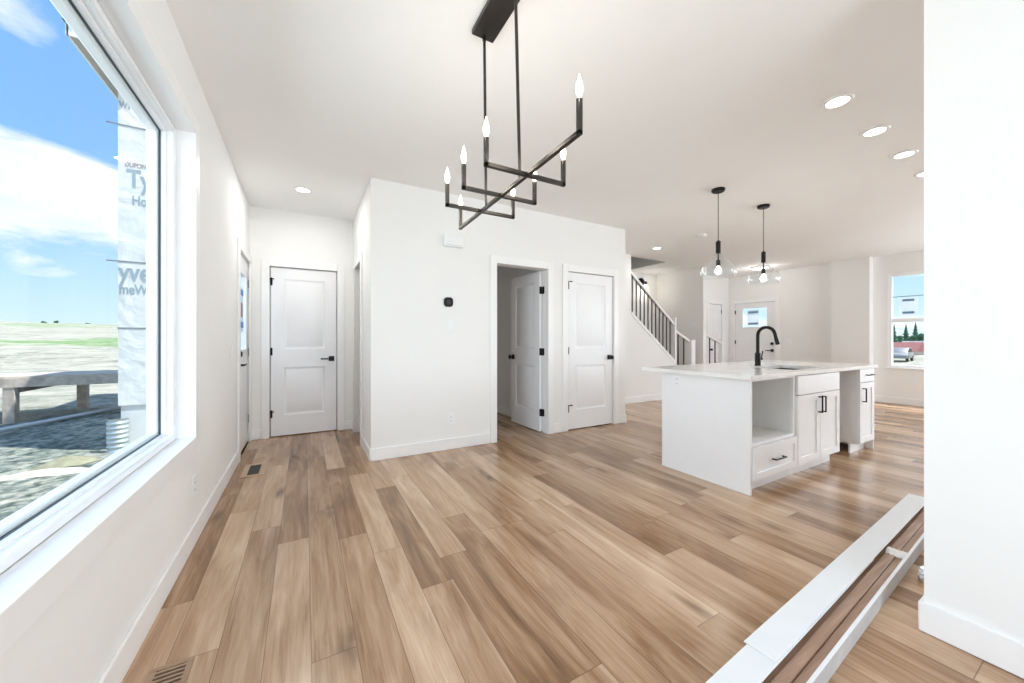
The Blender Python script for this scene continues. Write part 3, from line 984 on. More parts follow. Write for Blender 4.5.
RZ = lambda a: Matrix.Rotation(R(a), 4, 'Z')
plate('wall_outlet', 'white outlet low on the left wall below the big window', T((0, 2.734, 0.33)) @ RZ(90))
plate('wall_outlet', 'white outlet low on the middle wall below the thermostat', T((1.926, YW, 0.322)))
plate('light_switch', 'white rocker switch just below the thermostat', T((1.918, YW, 1.33)), 'switch')
plate('light_switch', 'white rocker switch on the left wall before the glazed side door', T((0, 4.02, 1.065)) @ RZ(90), 'switch')
plate('light_switch', 'double switch on the front wall beside the entry door handle', T((XF, 4.06, 1.12)) @ RZ(-90), 'switch', 0.118, 0.116, 2)
plate('light_switch', 'double switch on the shaded wall beyond the stair railing', T((7.97, 5.02, 1.49)) @ RZ(-90), 'switch', 0.118, 0.116, 2)
plate('island_outlet', 'white outlet at the top corner of the island end panel', T((3.47, 2.13, 0.80)) @ RZ(-90))


# ================================================================== ISLAND
FY = 1.52          # front face of the doors
solo('island_end_panel', B(3.47, 3.49, 1.512, 2.295, 0, 0.874, bev=0.0015), CAB, 'plain white end panel of the island facing the room', 'panel')
solo('island_back_panel', B(3.49, 5.86, 2.27, 2.295, 0, 0.874), CAB, 'white back panel of the island on the stair side', 'panel')
solo('island_end_panel', B(5.86, 5.88, 1.512, 2.295, 0, 0.874, bev=0.0015), CAB, 'white end panel closing the far end of the island', 'panel')


def shaker(x0, x1, z0, z1, y=FY, rail=0.058, t=0.019):
    bm = slab(bmesh.new(), 'Y', y, y + t, (x0, x1), (z0, z1), [(x0 + rail, x1 - rail, z0 + rail, z1 - rail)])
    box(bm, x0 + rail - 0.002, x1 - rail + 0.002, y + 0.009, y + t - 0.002, z0 + rail - 0.002, z1 - rail + 0.002)
    return bm


def pull(a, b, r=0.005, off=0.03):
    """square bar pull from a to b on the face y"""
    a, b = Vector(a), Vector(b)
    bm = bmesh.new()
    d = Vector((0, -off, 0))
    lo = [min(a[i], b[i]) for i in range(3)]
    hi = [max(a[i], b[i]) for i in range(3)]
    box(bm, lo[0] - r, hi[0] + r, lo[1] - off - r, lo[1] - off + r, lo[2] - r, hi[2] + r, bev=0.0012)
    for p in (a, b):
        box(bm, p.x - r, p.x + r, p.y - off, p.y, p.z - r, p.z + r)
    return bm


def carcass(x0, x1, z0, yb, shelves, t=0.018, y0=None, zt=0.874):
    y0 = FY if y0 is None else y0
    bm = bmesh.new()
    box(bm, x0, x0 + t, y0, yb, z0, zt)
    box(bm, x1 - t, x1, y0, yb, z0, zt)
    box(bm, x0 + t, x1 - t, yb - 0.008, yb, z0, zt)
    box(bm, x0 + t, x1 - t, y0, yb - 0.008, z0, z0 + t)
    for s in shelves:
        box(bm, x0 + t, x1 - t, y0, yb - 0.008, s - t, s)
    box(bm, x0 + t, x1 - t, y0, yb - 0.008, zt - t, zt)
    return bm


t = thing('microwave_cabinet', 'white open fronted island cabinet with one drawer, next to the end panel', 'cabinet', (3.83, 1.85, 0.0))
part('carcass', carcass(3.491, 4.172, 0.10, 2.13, [0.385], y0=FY), CABIN, t)
bm = B(4.137, 4.176, FY - 0.001, FY + 0.018, 0.385, 0.874)
box(bm, 3.491, 4.137, FY - 0.001, FY + 0.018, 0.362, 0.387)
part('face_frame', bm, CAB, t)
dr = part('drawer', shaker(3.497, 4.170, 0.112, 0.358, FY - 0.019, 0.048), CAB, t)
part('handle', pull((3.765, FY - 0.019, 0.236), (3.915, FY - 0.019, 0.236)), BLACK, dr, 'black bar pull')
part('toe_kick', B(3.491, 4.172, FY + 0.06, FY + 0.075, 0, 0.10), CAB, t)
t = thing('sink_cabinet', 'white two door island cabinet under the sink', 'cabinet', (4.59, 1.85, 0.0))
part('carcass', carcass(4.178, 4.998, 0.10, 2.13, [], zt=0.695), CABIN, t)
part('false_front', B(4.183, 4.994, FY - 0.019, FY, 0.704, 0.866, bev=0.0015), CAB, t)
dl = part('door', shaker(4.183, 4.585, 0.112, 0.698, FY - 0.019), CAB, t)
part('handle', pull((4.556, FY - 0.019, 0.53), (4.556, FY - 0.019, 0.665)), BLACK, dl, 'black bar pull')
dr_ = part('door', shaker(4.592, 4.994, 0.112, 0.698, FY - 0.019), CAB, t)
part('handle', pull((4.621, FY - 0.019, 0.53), (4.621, FY - 0.019, 0.665)), BLACK, dr_, 'black bar pull')
part('toe_kick', B(4.178, 4.998, FY + 0.06, FY + 0.075, 0, 0.10), CAB, t)
t = thing('narrow_cabinet', 'narrow white cabinet at the far end of the island past the empty appliance gap', 'cabinet', (5.67, 1.85, 0.0))
part('carcass', carcass(5.478, 5.858, 0.10, 2.13, [0.70]), CAB, t)
dr = part('drawer', B(5.482, 5.856, FY - 0.019, FY, 0.735, 0.866, bev=0.0015), CAB, t)
part('handle', pull((5.63, FY - 0.019, 0.808), (5.765, FY - 0.019, 0.808)), BLACK, dr, 'black bar pull')
dd = part('door', shaker(5.482, 5.856, 0.112, 0.728, FY - 0.019), CAB, t)
part('handle', pull((5.54, FY - 0.019, 0.54), (5.54, FY - 0.019, 0.672)), BLACK, dd, 'black bar pull')
part('toe_kick', B(5.478, 5.858, FY + 0.06, FY + 0.075, 0, 0.10), CAB, t)
t = thing('water_valve', 'small bronze water valve low in the empty appliance gap of the island', 'valve', (5.40, 2.22, 0.0))
bm = cyl(bmesh.new(), (5.40, 2.27, 0.10), (5.40, 2.17, 0.10), 0.009, seg=10)
part('pipe_stub', bm, pbr('aged_brass', (0.35, 0.22, 0.12), 0.35, metal=0.8), t)
part('valve_knob', lathe(bmesh.new(), [(0.0002, 2.135), (0.02, 2.137), (0.022, 2.155), (0.012, 2.172)], (5.40, 0, 0.10), 16, 'Y'), BRONZE, t)

# countertop with sink cut-out
CTZ0, CTZ1 = 0.875, 0.906
SX0, SX1, SY0, SY1 = 4.34, 4.98, 1.60, 1.985
bm = slab(bmesh.new(), 'Z', CTZ0, CTZ1, (3.425, 5.91), (1.487, 2.505), [(SX0, SX1, SY0, SY1)])
solo('countertop', bm, QUARTZ, 'white quartz island countertop with a sink cut-out', 'countertop')
t = thing('kitchen_sink', 'dark steel undermount sink in the island countertop', 'sink', (4.66, 1.79, 0.70))
bm = bmesh.new()
z0, z1 = 0.70, CTZ0
a0, a1, b0, b1 = SX0 - 0.004, SX1 + 0.004, SY0 - 0.004, SY1 + 0.004
box(bm, a0 - 0.002, a0, b0, b1, z0, z1 - 0.001)
box(bm, a1, a1 + 0.002, b0, b1, z0, z1 - 0.001)
box(bm, a0, a1, b0 - 0.002, b0, z0, z1 - 0.001)
box(bm, a0, a1, b1, b1 + 0.002, z0, z1 - 0.001)
box(bm, a0, a1, b0, b1, z0 - 0.002, z0)
part('basin', bm, pbr('dark_sink_steel', (0.045, 0.043, 0.04), 0.35, metal=0.4), t)
part('drain', lathe(bmesh.new(), [(0.0002, z0 + 0.002), (0.04, z0 + 0.002), (0.045, z0)], (4.66, 1.79, 0), 24), STEEL, t, 'steel drain')
fx, fy = 4.665, 2.06
t = thing('faucet', 'matte black gooseneck faucet on the island countertop', 'faucet', (fx, fy, CTZ1))
part('base', lathe(bmesh.new(), [(0.030, CTZ1), (0.030, CTZ1 + 0.006), (0.027, CTZ1 + 0.010), (0.0265, CTZ1 + 0.125), (0.018, CTZ1 + 0.133)], (fx, fy, 0), 24), BLACK, t)
pts = [(fx, fy, CTZ1 + 0.10), (fx, fy, CTZ1 + 0.20), (fx, fy, CTZ1 + 0.315)]
rr = 0.080
for k in range(1, 13):
    a = math.pi * k / 12 * 0.92
    pts.append((fx, fy - rr + rr * math.cos(a), CTZ1 + 0.315 + rr * math.sin(a)))
px, py, pz = pts[-1]
pts.append((fx, py - 0.012, pz - 0.05))
part('spout', tube(bmesh.new(), pts, 0.016, 16), BLACK, t)
part('spray_head', cyl(bmesh.new(), (fx, py - 0.010, pz - 0.045), (fx, py - 0.028, pz - 0.115), 0.0165, 0.019), BLACK, t)
bm = cyl(bmesh.new(), (fx, fy, CTZ1 + 0.07), (fx + 0.05, fy - 0.012, CTZ1 + 0.07), 0.015)
tube(bm, [(fx + 0.045, fy - 0.01, CTZ1 + 0.07), (fx + 0.055, fy - 0.012, CTZ1 + 0.10), (fx + 0.065, fy - 0.015, CTZ1 + 0.15)], 0.006, 8)
part('side_lever', bm, BLACK, t)

# ================================================================== STAIRS
sl = 0.765
sz = lambda x: 1.652 - (x - 5.864) * sl          # top line of the stringer
rz = lambda x: 2.412 - (x - 5.877) * sl          # top line of the handrail
st = thing('staircase', 'staircase rising to the left with white rails and dark balusters', 'staircase', (6.5, 5.4, 0.0))
for i in range(12):
    xr = 7.62 - 0.25 * i
    bm = B(xr - 0.28, xr, YS + 0.125, 5.99, 0.19 * i, 0.19 * (i + 1), bev=0.008)
    part('tread', bm, STEPM, st)
bm = prism(bmesh.new(), [(5.805, sz(5.805)), (7.06, sz(7.06)), (7.06, sz(7.06) - 0.06), (5.805, sz(5.805) - 0.06)], 'Y', YS - 0.012, YS + 0.13)
part('stringer_cap', bm, TRIM, st)
bm = prism(bmesh.new(), [(5.80, rz(5.80)), (7.05, rz(7.05)), (7.05, rz(7.05) - 0.05), (5.80, rz(5.80) - 0.05)], 'Y', YS + 0.02, YS + 0.085)
part('handrail', bm, TRIM, st)
for k in range(11):
    x = 5.885 + 0.1075 * k
    part('baluster', B(x - 0.0085, x + 0.0085, YS + 0.043, YS + 0.060, sz(x) - 0.01, rz(x) - 0.04), BALU, st, 'dark metal baluster')
bm = B(7.052, 7.092, YS + 0.0, YS + 0.10, 0.0, 1.60, bev=0.003)
box(bm, 7.046, 7.098, YS - 0.006, YS + 0.106, 1.60, 1.617, bev=0.003)
part('newel_post', bm, TRIM, st)
bm = B(7.545, 7.675, YS - 0.02, YS + 0.11, 0.0, 1.15, bev=0.003)
box(bm, 7.537, 7.683, YS - 0.028, YS + 0.118, 1.15, 1.168, bev=0.003)
part('newel_post', bm, TRIM, st)
z2 = lambda x: 1.365 - (x - 7.12) * 0.46
bm = prism(bmesh.new(), [(7.09, z2(7.09)), (7.575, z2(7.575)), (7.575, z2(7.575) - 0.05), (7.09, z2(7.09) - 0.05)], 'Y', YS + 0.02, YS + 0.085)
part('handrail', bm, TRIM, st)
for x in (7.21, 7.39):
    part('baluster', B(x - 0.009, x + 0.009, YS + 0.043, YS + 0.061, 0.19 if x > 7.3 else 0.38, z2(x) - 0.04), BALU, st, 'dark metal baluster')
gr = thing('stair_guard', 'short white guard rail with two dark balusters at the end of the shaded wall', 'railing', (8.5, 4.9, 0.0))
z3 = lambda x: 1.33 - (x - 8.15) * 0.33
bm = prism(bmesh.new(), [(8.09, z3(8.09)), (8.77, z3(8.77)), (8.77, z3(8.77) - 0.05), (8.09, z3(8.09) - 0.05)], 'Y', 4.875, 4.935)
part('handrail', bm, TRIM, gr)
for x in (8.36, 8.56):
    part('baluster', B(x - 0.009, x + 0.009, 4.896, 4.914, 0.0, z3(x) - 0.04), BALU, gr, 'dark metal baluster')
bm = B(8.76, 8.85, 4.86, 4.95, 0.0, 1.17, bev=0.003)
box(bm, 8.752, 8.858, 4.852, 4.958, 1.17, 1.188, bev=0.003)
part('newel_post', bm, TRIM, gr)


# ================================================================== FLOOR ITEMS
def register(name, label, x0, x1, y0, y1, n, across, b=0.018):
    t = thing(name, label, 'floor vent', ((x0 + x1) / 2, (y0 + y1) / 2, 0.0))
    bm = bmesh.new()
    box(bm, x0, x1, y0, y0 + b, 0.0, 0.006, bev=0.001)
    box(bm, x0, x1, y1 - b, y1, 0.0, 0.006, bev=0.001)
    box(bm, x0, x0 + b, y0 + b, y1 - b, 0.0, 0.006, bev=0.001)
    box(bm, x1 - b, x1, y0 + b, y1 - b, 0.0, 0.006, bev=0.001)
    part('frame', bm, VENTM if across else pbr('tan_vent_frame', (0.50, 0.36, 0.24), 0.5, var=0.1, scale=12), t)
    bm = bmesh.new()
    for k in range(n):
        if across:
            y = y0 + b + (y1 - y0 - 2 * b) * (k + 0.5) / n
            box(bm, x0 + b, x1 - b, y - 0.0045, y + 0.0045, 0.001, 0.005)
        else:
            x = x0 + b + (x1 - x0 - 2 * b) * (k + 0.5) / n
            box(bm, x - 0.003, x + 0.003, y0 + b, y1 - b, 0.001, 0.003)
    part('louvers', bm, VENTM if across else DARK, t)
    part('dark_opening', B(x0 + b, x1 - b, y0 + b, y1 - b, 0.0003, 0.0009), DARK, t)
    return t


register('floor_register', 'brown slatted floor vent by the left wall at the bottom edge', 0.085, 0.205, 1.47, 1.76, 13, True)
register('floor_register', 'tan framed floor vent with black grille near the glazed side door', 0.08, 0.25, 3.83, 4.20, 4, False, 0.042)

# long open carton with white boards on top
SLP = 0.0622
Mx = T((2.11, 0.56, 0)) @ Matrix.Rotation(math.atan(SLP), 4, 'Z')
PLK = bpy.data.materials.new('brown_strip_wood')
PLK.use_nodes = True
N = NT(PLK.node_tree)
mp = N.n('ShaderNodeMapping', inp={0: N.n('ShaderNodeTexCoord').outputs['Object'], 3: (1.5, 26.0, 4.0)})
f = N.noise(mp.outputs[0], 1.4, 5, 0.6, 0.4)
c = N.ramp(f, [(0.3, (0.27, 0.155, 0.10)), (0.5, (0.37, 0.23, 0.155)), (0.68, (0.48, 0.33, 0.24))])
N.n('ShaderNodeOutputMaterial', inp={0: N.n('ShaderNodeBsdfPrincipled', inp={'Base Color': c, 'Roughness': 0.4}).outputs[0]})
t = thing('open_carton', 'long narrow open carton lying on the floor beside the near right wall', 'carton', (2.11, 0.56, 0.0))
L0, L1, HT = -0.95, 2.25, 0.066
bm = bmesh.new()
box(bm, L0, L1, 0.0, 0.186, 0.0, 0.004)
box(bm, L0, L0 + 0.006, 0.006, 0.180, 0.004, HT)
box(bm, L1 - 0.006, L1, 0.006, 0.180, 0.004, HT)
box(bm, L0, L1, 0.180, 0.186, 0.004, HT)
part('tray', xf(bm, Mx), CARDEDGE, t)
part('side_wall', xf(B(L0, L1, 0.0, 0.008, 0.004, HT, bev=0.001), Mx), CARDEDGE, t)
part('white_rim', xf(B(L0, L1, -0.001, 0.010, HT, HT + 0.003), Mx), CARD, t, 'white top edge of the carton side')
part('divider', xf(B(L0 + 0.006, L1 - 0.006, 0.128, 0.132, 0.004, HT), Mx), CARDEDGE, t)
for k, (a, b, zt) in enumerate(((0.0095, 0.045, 0.046), (0.0455, 0.083, 0.052), (0.0835, 0.124, 0.045))):
    bm = xf(B(L0 + 0.02, L1 - 0.02, a, b, 0.0042, zt, bev=0.002), Mx)
    o = solo('flooring_strip', bm, PLK, ['brown wood strip in the open carton, along the outer white rim', 'brown wood strip in the open carton, the middle one of three', 'brown wood strip in the open carton, half hidden under the white boards'][k], 'wood strip', 'brown strips lying in the carton')
bm = xf(B(L0, 0.95, 0.089, 0.187, HT + 0.0005, HT + 0.0045, bev=0.0008), Mx)
solo('cardboard_sheet', bm, CARD, 'lower flat white board on the carton, showing at the bottom edge', 'board')
M2 = T((2.11, 0.56, 0)) @ Matrix.Rotation(math.atan(0.0575), 4, 'Z')
bm = xf(B(-0.146, 2.22, 0.094, 0.196, HT + 0.005, HT + 0.009, bev=0.0008), M2)
solo('cardboard_sheet', bm, CARD, 'upper flat white board lying over the lower one on the carton', 'board')
# foam spacer across the opening
bm = bmesh.new()
n = 10
g = [[bm.verts.new((1.12 + 0.085 * i / 3 + random.uniform(-0.004, 0.004), 0.010 + 0.074 * j / n, 0.054 + (0.012 if i in (1, 2) else 0) + random.uniform(-0.004, 0.004))) for j in range(n + 1)] for i in range(4)]
for i in range(3):
    for j in range(n):
        bm.faces.new((g[i][j], g[i + 1][j], g[i + 1][j + 1], g[i][j + 1]))
r = bmesh.ops.extrude_face_region(bm, geom=bm.faces[:])
for v in r['geom']:
    if isinstance(v, bmesh.types.BMVert):
        v.co.z = 0.0485
solo('foam_strip', xf(bm, Mx), FOAM, 'pale foam strip laid across the brown strips in the carton', 'packing')
# crumpled film bits
def crumple(name, c, rx, ry, rzz, seed, label):
    rnd = random.Random(seed)
    bm = bmesh.new()
    bmesh.ops.create_icosphere(bm, subdivisions=3, radius=1.0)
    for v in bm.verts:
        d = v.co.normalized()
        k = 0.75 + 0.18 * math.sin(7 * d.x + seed) * math.cos(9 * d.y) + 0.14 * math.sin(11 * d.z + 5 * d.x) + rnd.uniform(-0.14, 0.14)
        v.co = Vector((c[0] + d.x * rx * k, c[1] + d.y * ry * k, max(c[2] + d.z * rzz * k, 0.0008)))
    return solo(name, bm, FILM, label, 'plastic wrap')


crumple('plastic_wrap', (3.22, 0.565, 0.028), 0.085, 0.034, 0.035, 2, 'crumpled clear plastic on the floor between the carton and the near wall')

# ================================================================== OUTSIDE
# terrain
bm = bmesh.new()
rads = [0.0] + [3.0 * (1.155 ** k) for k in range(40)]
seg = 120


def ht(x, y):
    d = math.hypot(x, y)
    z = -0.92
    z += 0.10 * math.sin(x * 0.9 + 1.3) * math.cos(y * 0.7) * min(1, max(0, (d - 6) / 8))
    if x < 0:
        k = max(0.0, d - 70) / 430.0
        z += 15 * min(k, 1.6) ** 0.9 + 1.5 * math.sin(x * 0.02 + 1) * math.sin(y * 0.013) * min(k * 2, 1)
        z += 0.45 * math.sin(x * 0.23) * math.sin(y * 0.19 + 2) * min(1, max(0, (d - 12) / 30))
    else:
        z += -0.4 * min(1, max(0, (d - 12) / 20)) + 4 * max(0, d - 90) / 300
    return z


rings = []
for r in rads[1:]:
    rings.append([bm.verts.new((r * math.cos(2 * math.pi * i / seg), r * math.sin(2 * math.pi * i / seg), ht(r * math.cos(2 * math.pi * i / seg), r * math.sin(2 * math.pi * i / seg)))) for i in range(seg)])
c0 = bm.verts.new((0, 0, -0.92))
for i in range(seg):
    bm.faces.new((c0, rings[0][i], rings[0][(i + 1) % seg]))
for a, b in zip(rings, rings[1:]):
    for i in range(seg):
        bm.faces.new((a[i], b[i], b[(i + 1) % seg], a[(i + 1) % seg]))
struct('ground', bm, GROUND, 'pale stony building lot rising to green hills on the horizon', 'ground')

# neighbouring house under construction
NX, NY = -2.56, 9.85
nb = thing('neighboring_house', 'unfinished house wrapped in white printed sheeting outside the big window', 'house', (2, 12, -0.9))
part('house_wrap', B(NX, 7.0, NY, 17.0, -0.10, 6.15), WRAP, nb)
part('foundation', B(NX + 0.03, 7.0, NY + 0.03, 17.0, -1.2, -0.10), pbr('pale_foundation_board', (0.78, 0.79, 0.78), 0.8, var=0.05, scale=2), nb, 'pale board foundation')
part('soffit', B(NX - 0.22, NX + 0.25, 8.75, 17.5, 6.13, 6.18), pbr('taupe_soffit', (0.42, 0.38, 0.34), 0.7), nb, 'taupe roof soffit')
bm = B(NX - 0.24, NX + 0.25, 8.72, 8.75, 6.12, 6.34)
box(bm, NX - 0.25, NX - 0.22, 8.72, 17.5, 6.12, 6.34)
part('fascia', bm, TRIM, nb, 'white fascia board')
bm = prism(bmesh.new(), [(NX - 0.28, 6.34), (NX + 0.27, 6.34), (NX + 0.27, 6.56)], 'Y', 8.68, 9.75)
prism(bm, [(NX - 0.28, 6.34), (7.2, 6.34), (7.2, 6.8), (2.4, 8.6)], 'Y', 9.75, 17.5)
part('roof', bm, pbr('dark_shingle', (0.10, 0.11, 0.12), 0.9, var=0.3, scale=9), nb, 'dark shingle roof')
INK = pbr('wrap_print_grey_blue', (0.33, 0.42, 0.48), 0.6)
INKR = pbr('wrap_print_red_grey', (0.42, 0.33, 0.33), 0.6)


def lettering(txt, x, z, size, mat, bold=0.0, cond=0.66):
    cu = bpy.data.curves.new('wrap_lettering', 'FONT')
    cu.body = txt
    cu.size = size
    cu.offset = bold
    cu.extrude = 0.002
    o = bpy.data.objects.new('wrap_lettering', cu)
    col.objects.link(o)
    me = bpy.data.meshes.new_from_object(o.evaluated_get(bpy.context.evaluated_depsgraph_get()))
    bpy.data.objects.remove(o)
    bm = bmesh.new()
    bm.from_mesh(me)
    xf(bm, T((x, NY - 0.004, z)) @ Matrix.Rotation(R(90), 4, 'X') @ Matrix.Diagonal((cond, 1, 1, 1)))
    return part('lettering', bm, mat, nb, 'printed grey lettering')


def at(px, py, Yp):
    d = (math.sin(R(29.51)) + math.cos(R(29.51)) * (px - 512) / 366.44, math.cos(R(29.51)) - math.sin(R(29.51)) * (px - 512) / 366.44, (339.6 - py) / 366.44)
    k = Yp / d[1]
    return (0.558 + d[0] * k, Yp, 1.175 + d[2] * k)


for txt, px, py, size, mt_, bd in (('DUPONT', 125, 166, 0.13, INKR, 0.002), ('Tyvek', 127, 186.5, 0.50, INK, 0.012), ('HomeWrap', 132, 204.5, 0.26, INK, 0.006),
                                   ('yvek', 119, 280, 0.50, INK, 0.012), ('meWrap', 119, 293.5, 0.27, INK, 0.006), ('wrap', 119, 107, 0.26, INK, 0.006)):
    p = at(px, py, NY)
    lettering(txt, p[0], p[2], size, mt_, bd)
bm = bmesh.new()
for py in (124, 261, 328):
    p = at(118, py, NY)
    box(bm, NX - (0.16 if py < 300 else 0.01), 6.9, NY - 0.008, NY - 0.002, p[2] - 0.012, p[2] + 0.012)
part('sheet_seam', bm, pbr('seam_grey', (0.22, 0.24, 0.26), 0.7), nb, 'thin dark sheet seams')
# corrugated window well at the foundation
bm = bmesh.new()
cxw, cyw = NX + 0.0, NY - 0.0
rows, sg = 28, 16
prev = None
for k in range(rows + 1):
    z = -0.95 + 0.62 * k / rows
    rr_ = 0.15 + 0.010 * math.cos(k * math.pi / 2)
    ring = [bm.verts.new((cxw + rr_ * math.cos(math.pi + math.pi * i / sg), cyw + rr_ * math.sin(math.pi + math.pi * i / sg), z)) for i in range(sg + 1)]
    if prev:
        for i in range(sg):
            bm.faces.new((prev[i], prev[i + 1], ring[i + 1], ring[i]))
    prev = ring
solo('window_well', bm, pbr('galvanized_metal', (0.55, 0.62, 0.64), 0.4, metal=0.5, var=0.1), 'corrugated metal window well at the foot of the wrapped house', 'window well')

# deck
WOOD = pbr('weathered_deck_wood', (0.54, 0.46, 0.39), 0.8, var=0.25, scale=7)
WOODL = pbr('pale_new_timber', (0.58, 0.50, 0.42), 0.8, var=0.2, scale=5)
DY = 14.1
dk = thing('wooden_deck', 'raised wooden deck on square posts in the back yard', 'deck', (-6, 16, -0.9))
bm = bmesh.new()
for k in range(11):
    box(bm, -9.0, NX - 0.02, DY + 0.145 * k, DY + 0.145 * k + 0.137, 0.21, 0.25)
part('deck_boards', bm, WOODL, dk)
bm = B(-9.0, NX - 0.02, DY - 0.03, DY + 0.02, -0.02, 0.21)
box(bm, -9.0, NX - 0.02, DY + 1.55, DY + 1.6, -0.02, 0.21)
part('rim_joist', bm, WOOD, dk)
for k, x in enumerate((-7.7, -5.75)):
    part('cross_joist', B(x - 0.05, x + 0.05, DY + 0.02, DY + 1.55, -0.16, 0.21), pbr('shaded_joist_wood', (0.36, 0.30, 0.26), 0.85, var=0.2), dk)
for p in ((-5.85, DY + 0.06, 0.24), (-5.12, DY + 1.49, 0.22), (-8.6, DY + 0.2, 0.24)):
    part('post', B(p[0] - 0.10, p[0] + 0.10, p[1] - 0.07, p[1] + 0.13, -1.15, -0.02, bev=0.01), WOOD, dk)
# pale pipe and board lying on the ground
def gp(px, py, z):
    fw = 366.44 * (1.175 - z) / (py - 339.6)
    r_ = (px - 512) / 366.44
    return (0.558 + fw * (math.sin(R(29.51)) + math.cos(R(29.51)) * r_), fw * (math.cos(R(29.51)) - math.sin(R(29.51)) * r_), z)


solo('drain_pipe', cyl(bmesh.new(), gp(119, 407.5, -0.80), gp(-40, 437.5, -0.83), 0.045, seg=12), CARD, 'long white pipe lying across the stony yard', 'pipe')


def mound(name, c, rx, ry, h, seed, mat, label, cat, rot=0.0):
    rnd = random.Random(seed)
    bm = bmesh.new()
    n, sg = 7, 26
    prev = None
    for k in range(n + 1):
        t_ = k / n
        ring = []
        for i in range(sg):
            a = 2 * math.pi * i / sg
            x = rx * (1 - t_ * 0.98) * math.cos(a) * (1 + 0.12 * math.sin(3 * a + seed))
            y = ry * (1 - t_ * 0.98) * math.sin(a) * (1 + 0.10 * math.cos(4 * a + seed))
            ring.append(bm.verts.new((c[0] + x * math.cos(rot) - y * math.sin(rot), c[1] + x * math.sin(rot) + y * math.cos(rot), c[2] + h * math.sin(t_ * math.pi / 2) + rnd.uniform(-0.01, 0.01))))
        if prev:
            for i in range(sg):
                bm.faces.new((prev[i], prev[(i + 1) % sg], ring[(i + 1) % sg], ring[i]))
        prev = ring
    bm.faces.new(prev)
    return solo(name, bm, mat, label, cat)


DIRT = pbr('olive_dirt', (0.30, 0.29, 0.20), 0.95, var=0.25, scale=6, bump=0.6, bscale=20)
RIDGEM = pbr('pale_ridge_ground', (0.60, 0.575, 0.47), 0.95, var=0.1, scale=6, bump=0.6, bscale=20)  # pale yellowish line on the ground, built as a low ridge
def strip(name, p, q, ry, h, seed, mat, label, cat):
    a, b = Vector(gp(p[0], p[1], -0.92)), Vector(gp(q[0], q[1], -0.92))
    c = (a + b) / 2
    mound(name, (c.x, c.y, -0.95), (b - a).length / 2, ry, h, seed, mat, label, cat, math.atan2(b.y - a.y, b.x - a.x))


strip('dirt_mound', (27, 470), (101, 457), 0.20, 0.14, 3, DIRT, 'low olive dirt mound in the yard close to the window', 'dirt mound')
strip('pale_ridge', (-12, 479), (104, 467), 0.11, 0.09, 5, RIDGEM, 'low pale ridge in the yard just below the window', 'sand ridge')


# far trees and street scene beyond the front window
LEAF = pbr('dark_green_leaf', (0.05, 0.13, 0.07), 0.9, var=0.4, scale=2)
BARK = pbr('brown_bark', (0.16, 0.11, 0.08), 0.9, var=0.3)


def tree(x, y, z, h, w, seed, label, group, conifer=True):
    rnd = random.Random(seed)
    t = thing('conifer_tree' if conifer else 'distant_tree', label, 'tree', (x, y, z), group)
    part('trunk', cyl(bmesh.new(), (x, y, z), (x, y, z + h * 0.45), h * 0.03, h * 0.02, 8), BARK, t)
    bm = bmesh.new()
    if conifer:
        for k in range(6):
            zz_ = z + h * (0.14 + 0.14 * k)
            r_ = w * (1 - k / 6.5)
            lathe(bm, [(r_ * rnd.uniform(0.85, 1.1), zz_), (r_ * 0.55, zz_ + h * 0.10), (0.02, zz_ + h * 0.24)], (x + rnd.uniform(-.1, .1), y, 0), 12)
    else:
        for k in range(9):
            bmesh.ops.create_icosphere(bm, subdivisions=2, radius=w * rnd.uniform(0.35, 0.55), matrix=T((x + rnd.uniform(-.5, .5) * w, y + rnd.uniform(-.5, .5) * w, z + h * rnd.uniform(0.45, 0.85))))
        for v in bm.verts:
            v.co += Vector((rnd.uniform(-1, 1), rnd.uniform(-1, 1), rnd.uniform(-1, 1))) * w * 0.05
    part('crown', bm, LEAF, t)
    return t


def fpos(px, fwd):
    r_ = (px - 512) / 366.44
    return (0.558 + fwd * (math.sin(R(29.51)) + math.cos(R(29.51)) * r_), fwd * (math.cos(R(29.51)) - math.sin(R(29.51)) * r_))


for k, (px, fw, h, w, cf) in enumerate(((894, 74, 5.0, 0.95, True), (898.5, 86, 3.2, 0.9, False), (906, 97, 5.6, 1.2, True), (910.5, 80, 3.4, 1.0, False), (915.5, 90, 5.8, 1.2, True), (921, 78, 3.8, 1.0, False))):
    x, y = fpos(px, fw)
    tree(x, y, ht(x, y) - 0.05, h, w, 40 + k, ['small dark conifer at the left edge of the far window view', 'round green tree second from the left in the far window', 'tall dark conifer in the middle of the far window view', 'round green tree right of the tall conifer in the far window', 'dark conifer between two round trees in the far window', 'round green tree at the right edge of the far window view'][k], 'trees across the street', cf)


def house(px, fwd, w, d, h, wallc, roofc, label):
    x, y = fpos(px, fwd)
    z = ht(x, y) - 0.1
    t = thing('distant_house', label, 'house', (x, y, z), 'houses across the street')
    part('walls', B(x, x + d, y - w / 2, y + w / 2, z, z + h), wallc, t)
    part('roof', prism(bmesh.new(), [(x - 0.4, z + h), (x + d + 0.4, z + h), (x + d / 2, z + h + 1.5)], 'Y', y - w / 2 - 0.3, y + w / 2 + 0.3) if False else prism(bmesh.new(), [(x - 0.4, z + h), (x + d + 0.4, z + h), (x + d / 2, z + h + 1.5)], 'Y', y - w / 2 - 0.3, y + w / 2 + 0.3), roofc, t)
    for k in (-0.28, 0.28):
        wn = part('house_window', B(x - 0.03, x, y + k * w - 0.5, y + k * w + 0.5, z + h * 0.35, z + h * 0.75), TRIM, t)
        part('pane', B(x - 0.04, x - 0.03, y + k * w - 0.42, y + k * w + 0.42, z + h * 0.38, z + h * 0.72), DARK, wn)
    return t


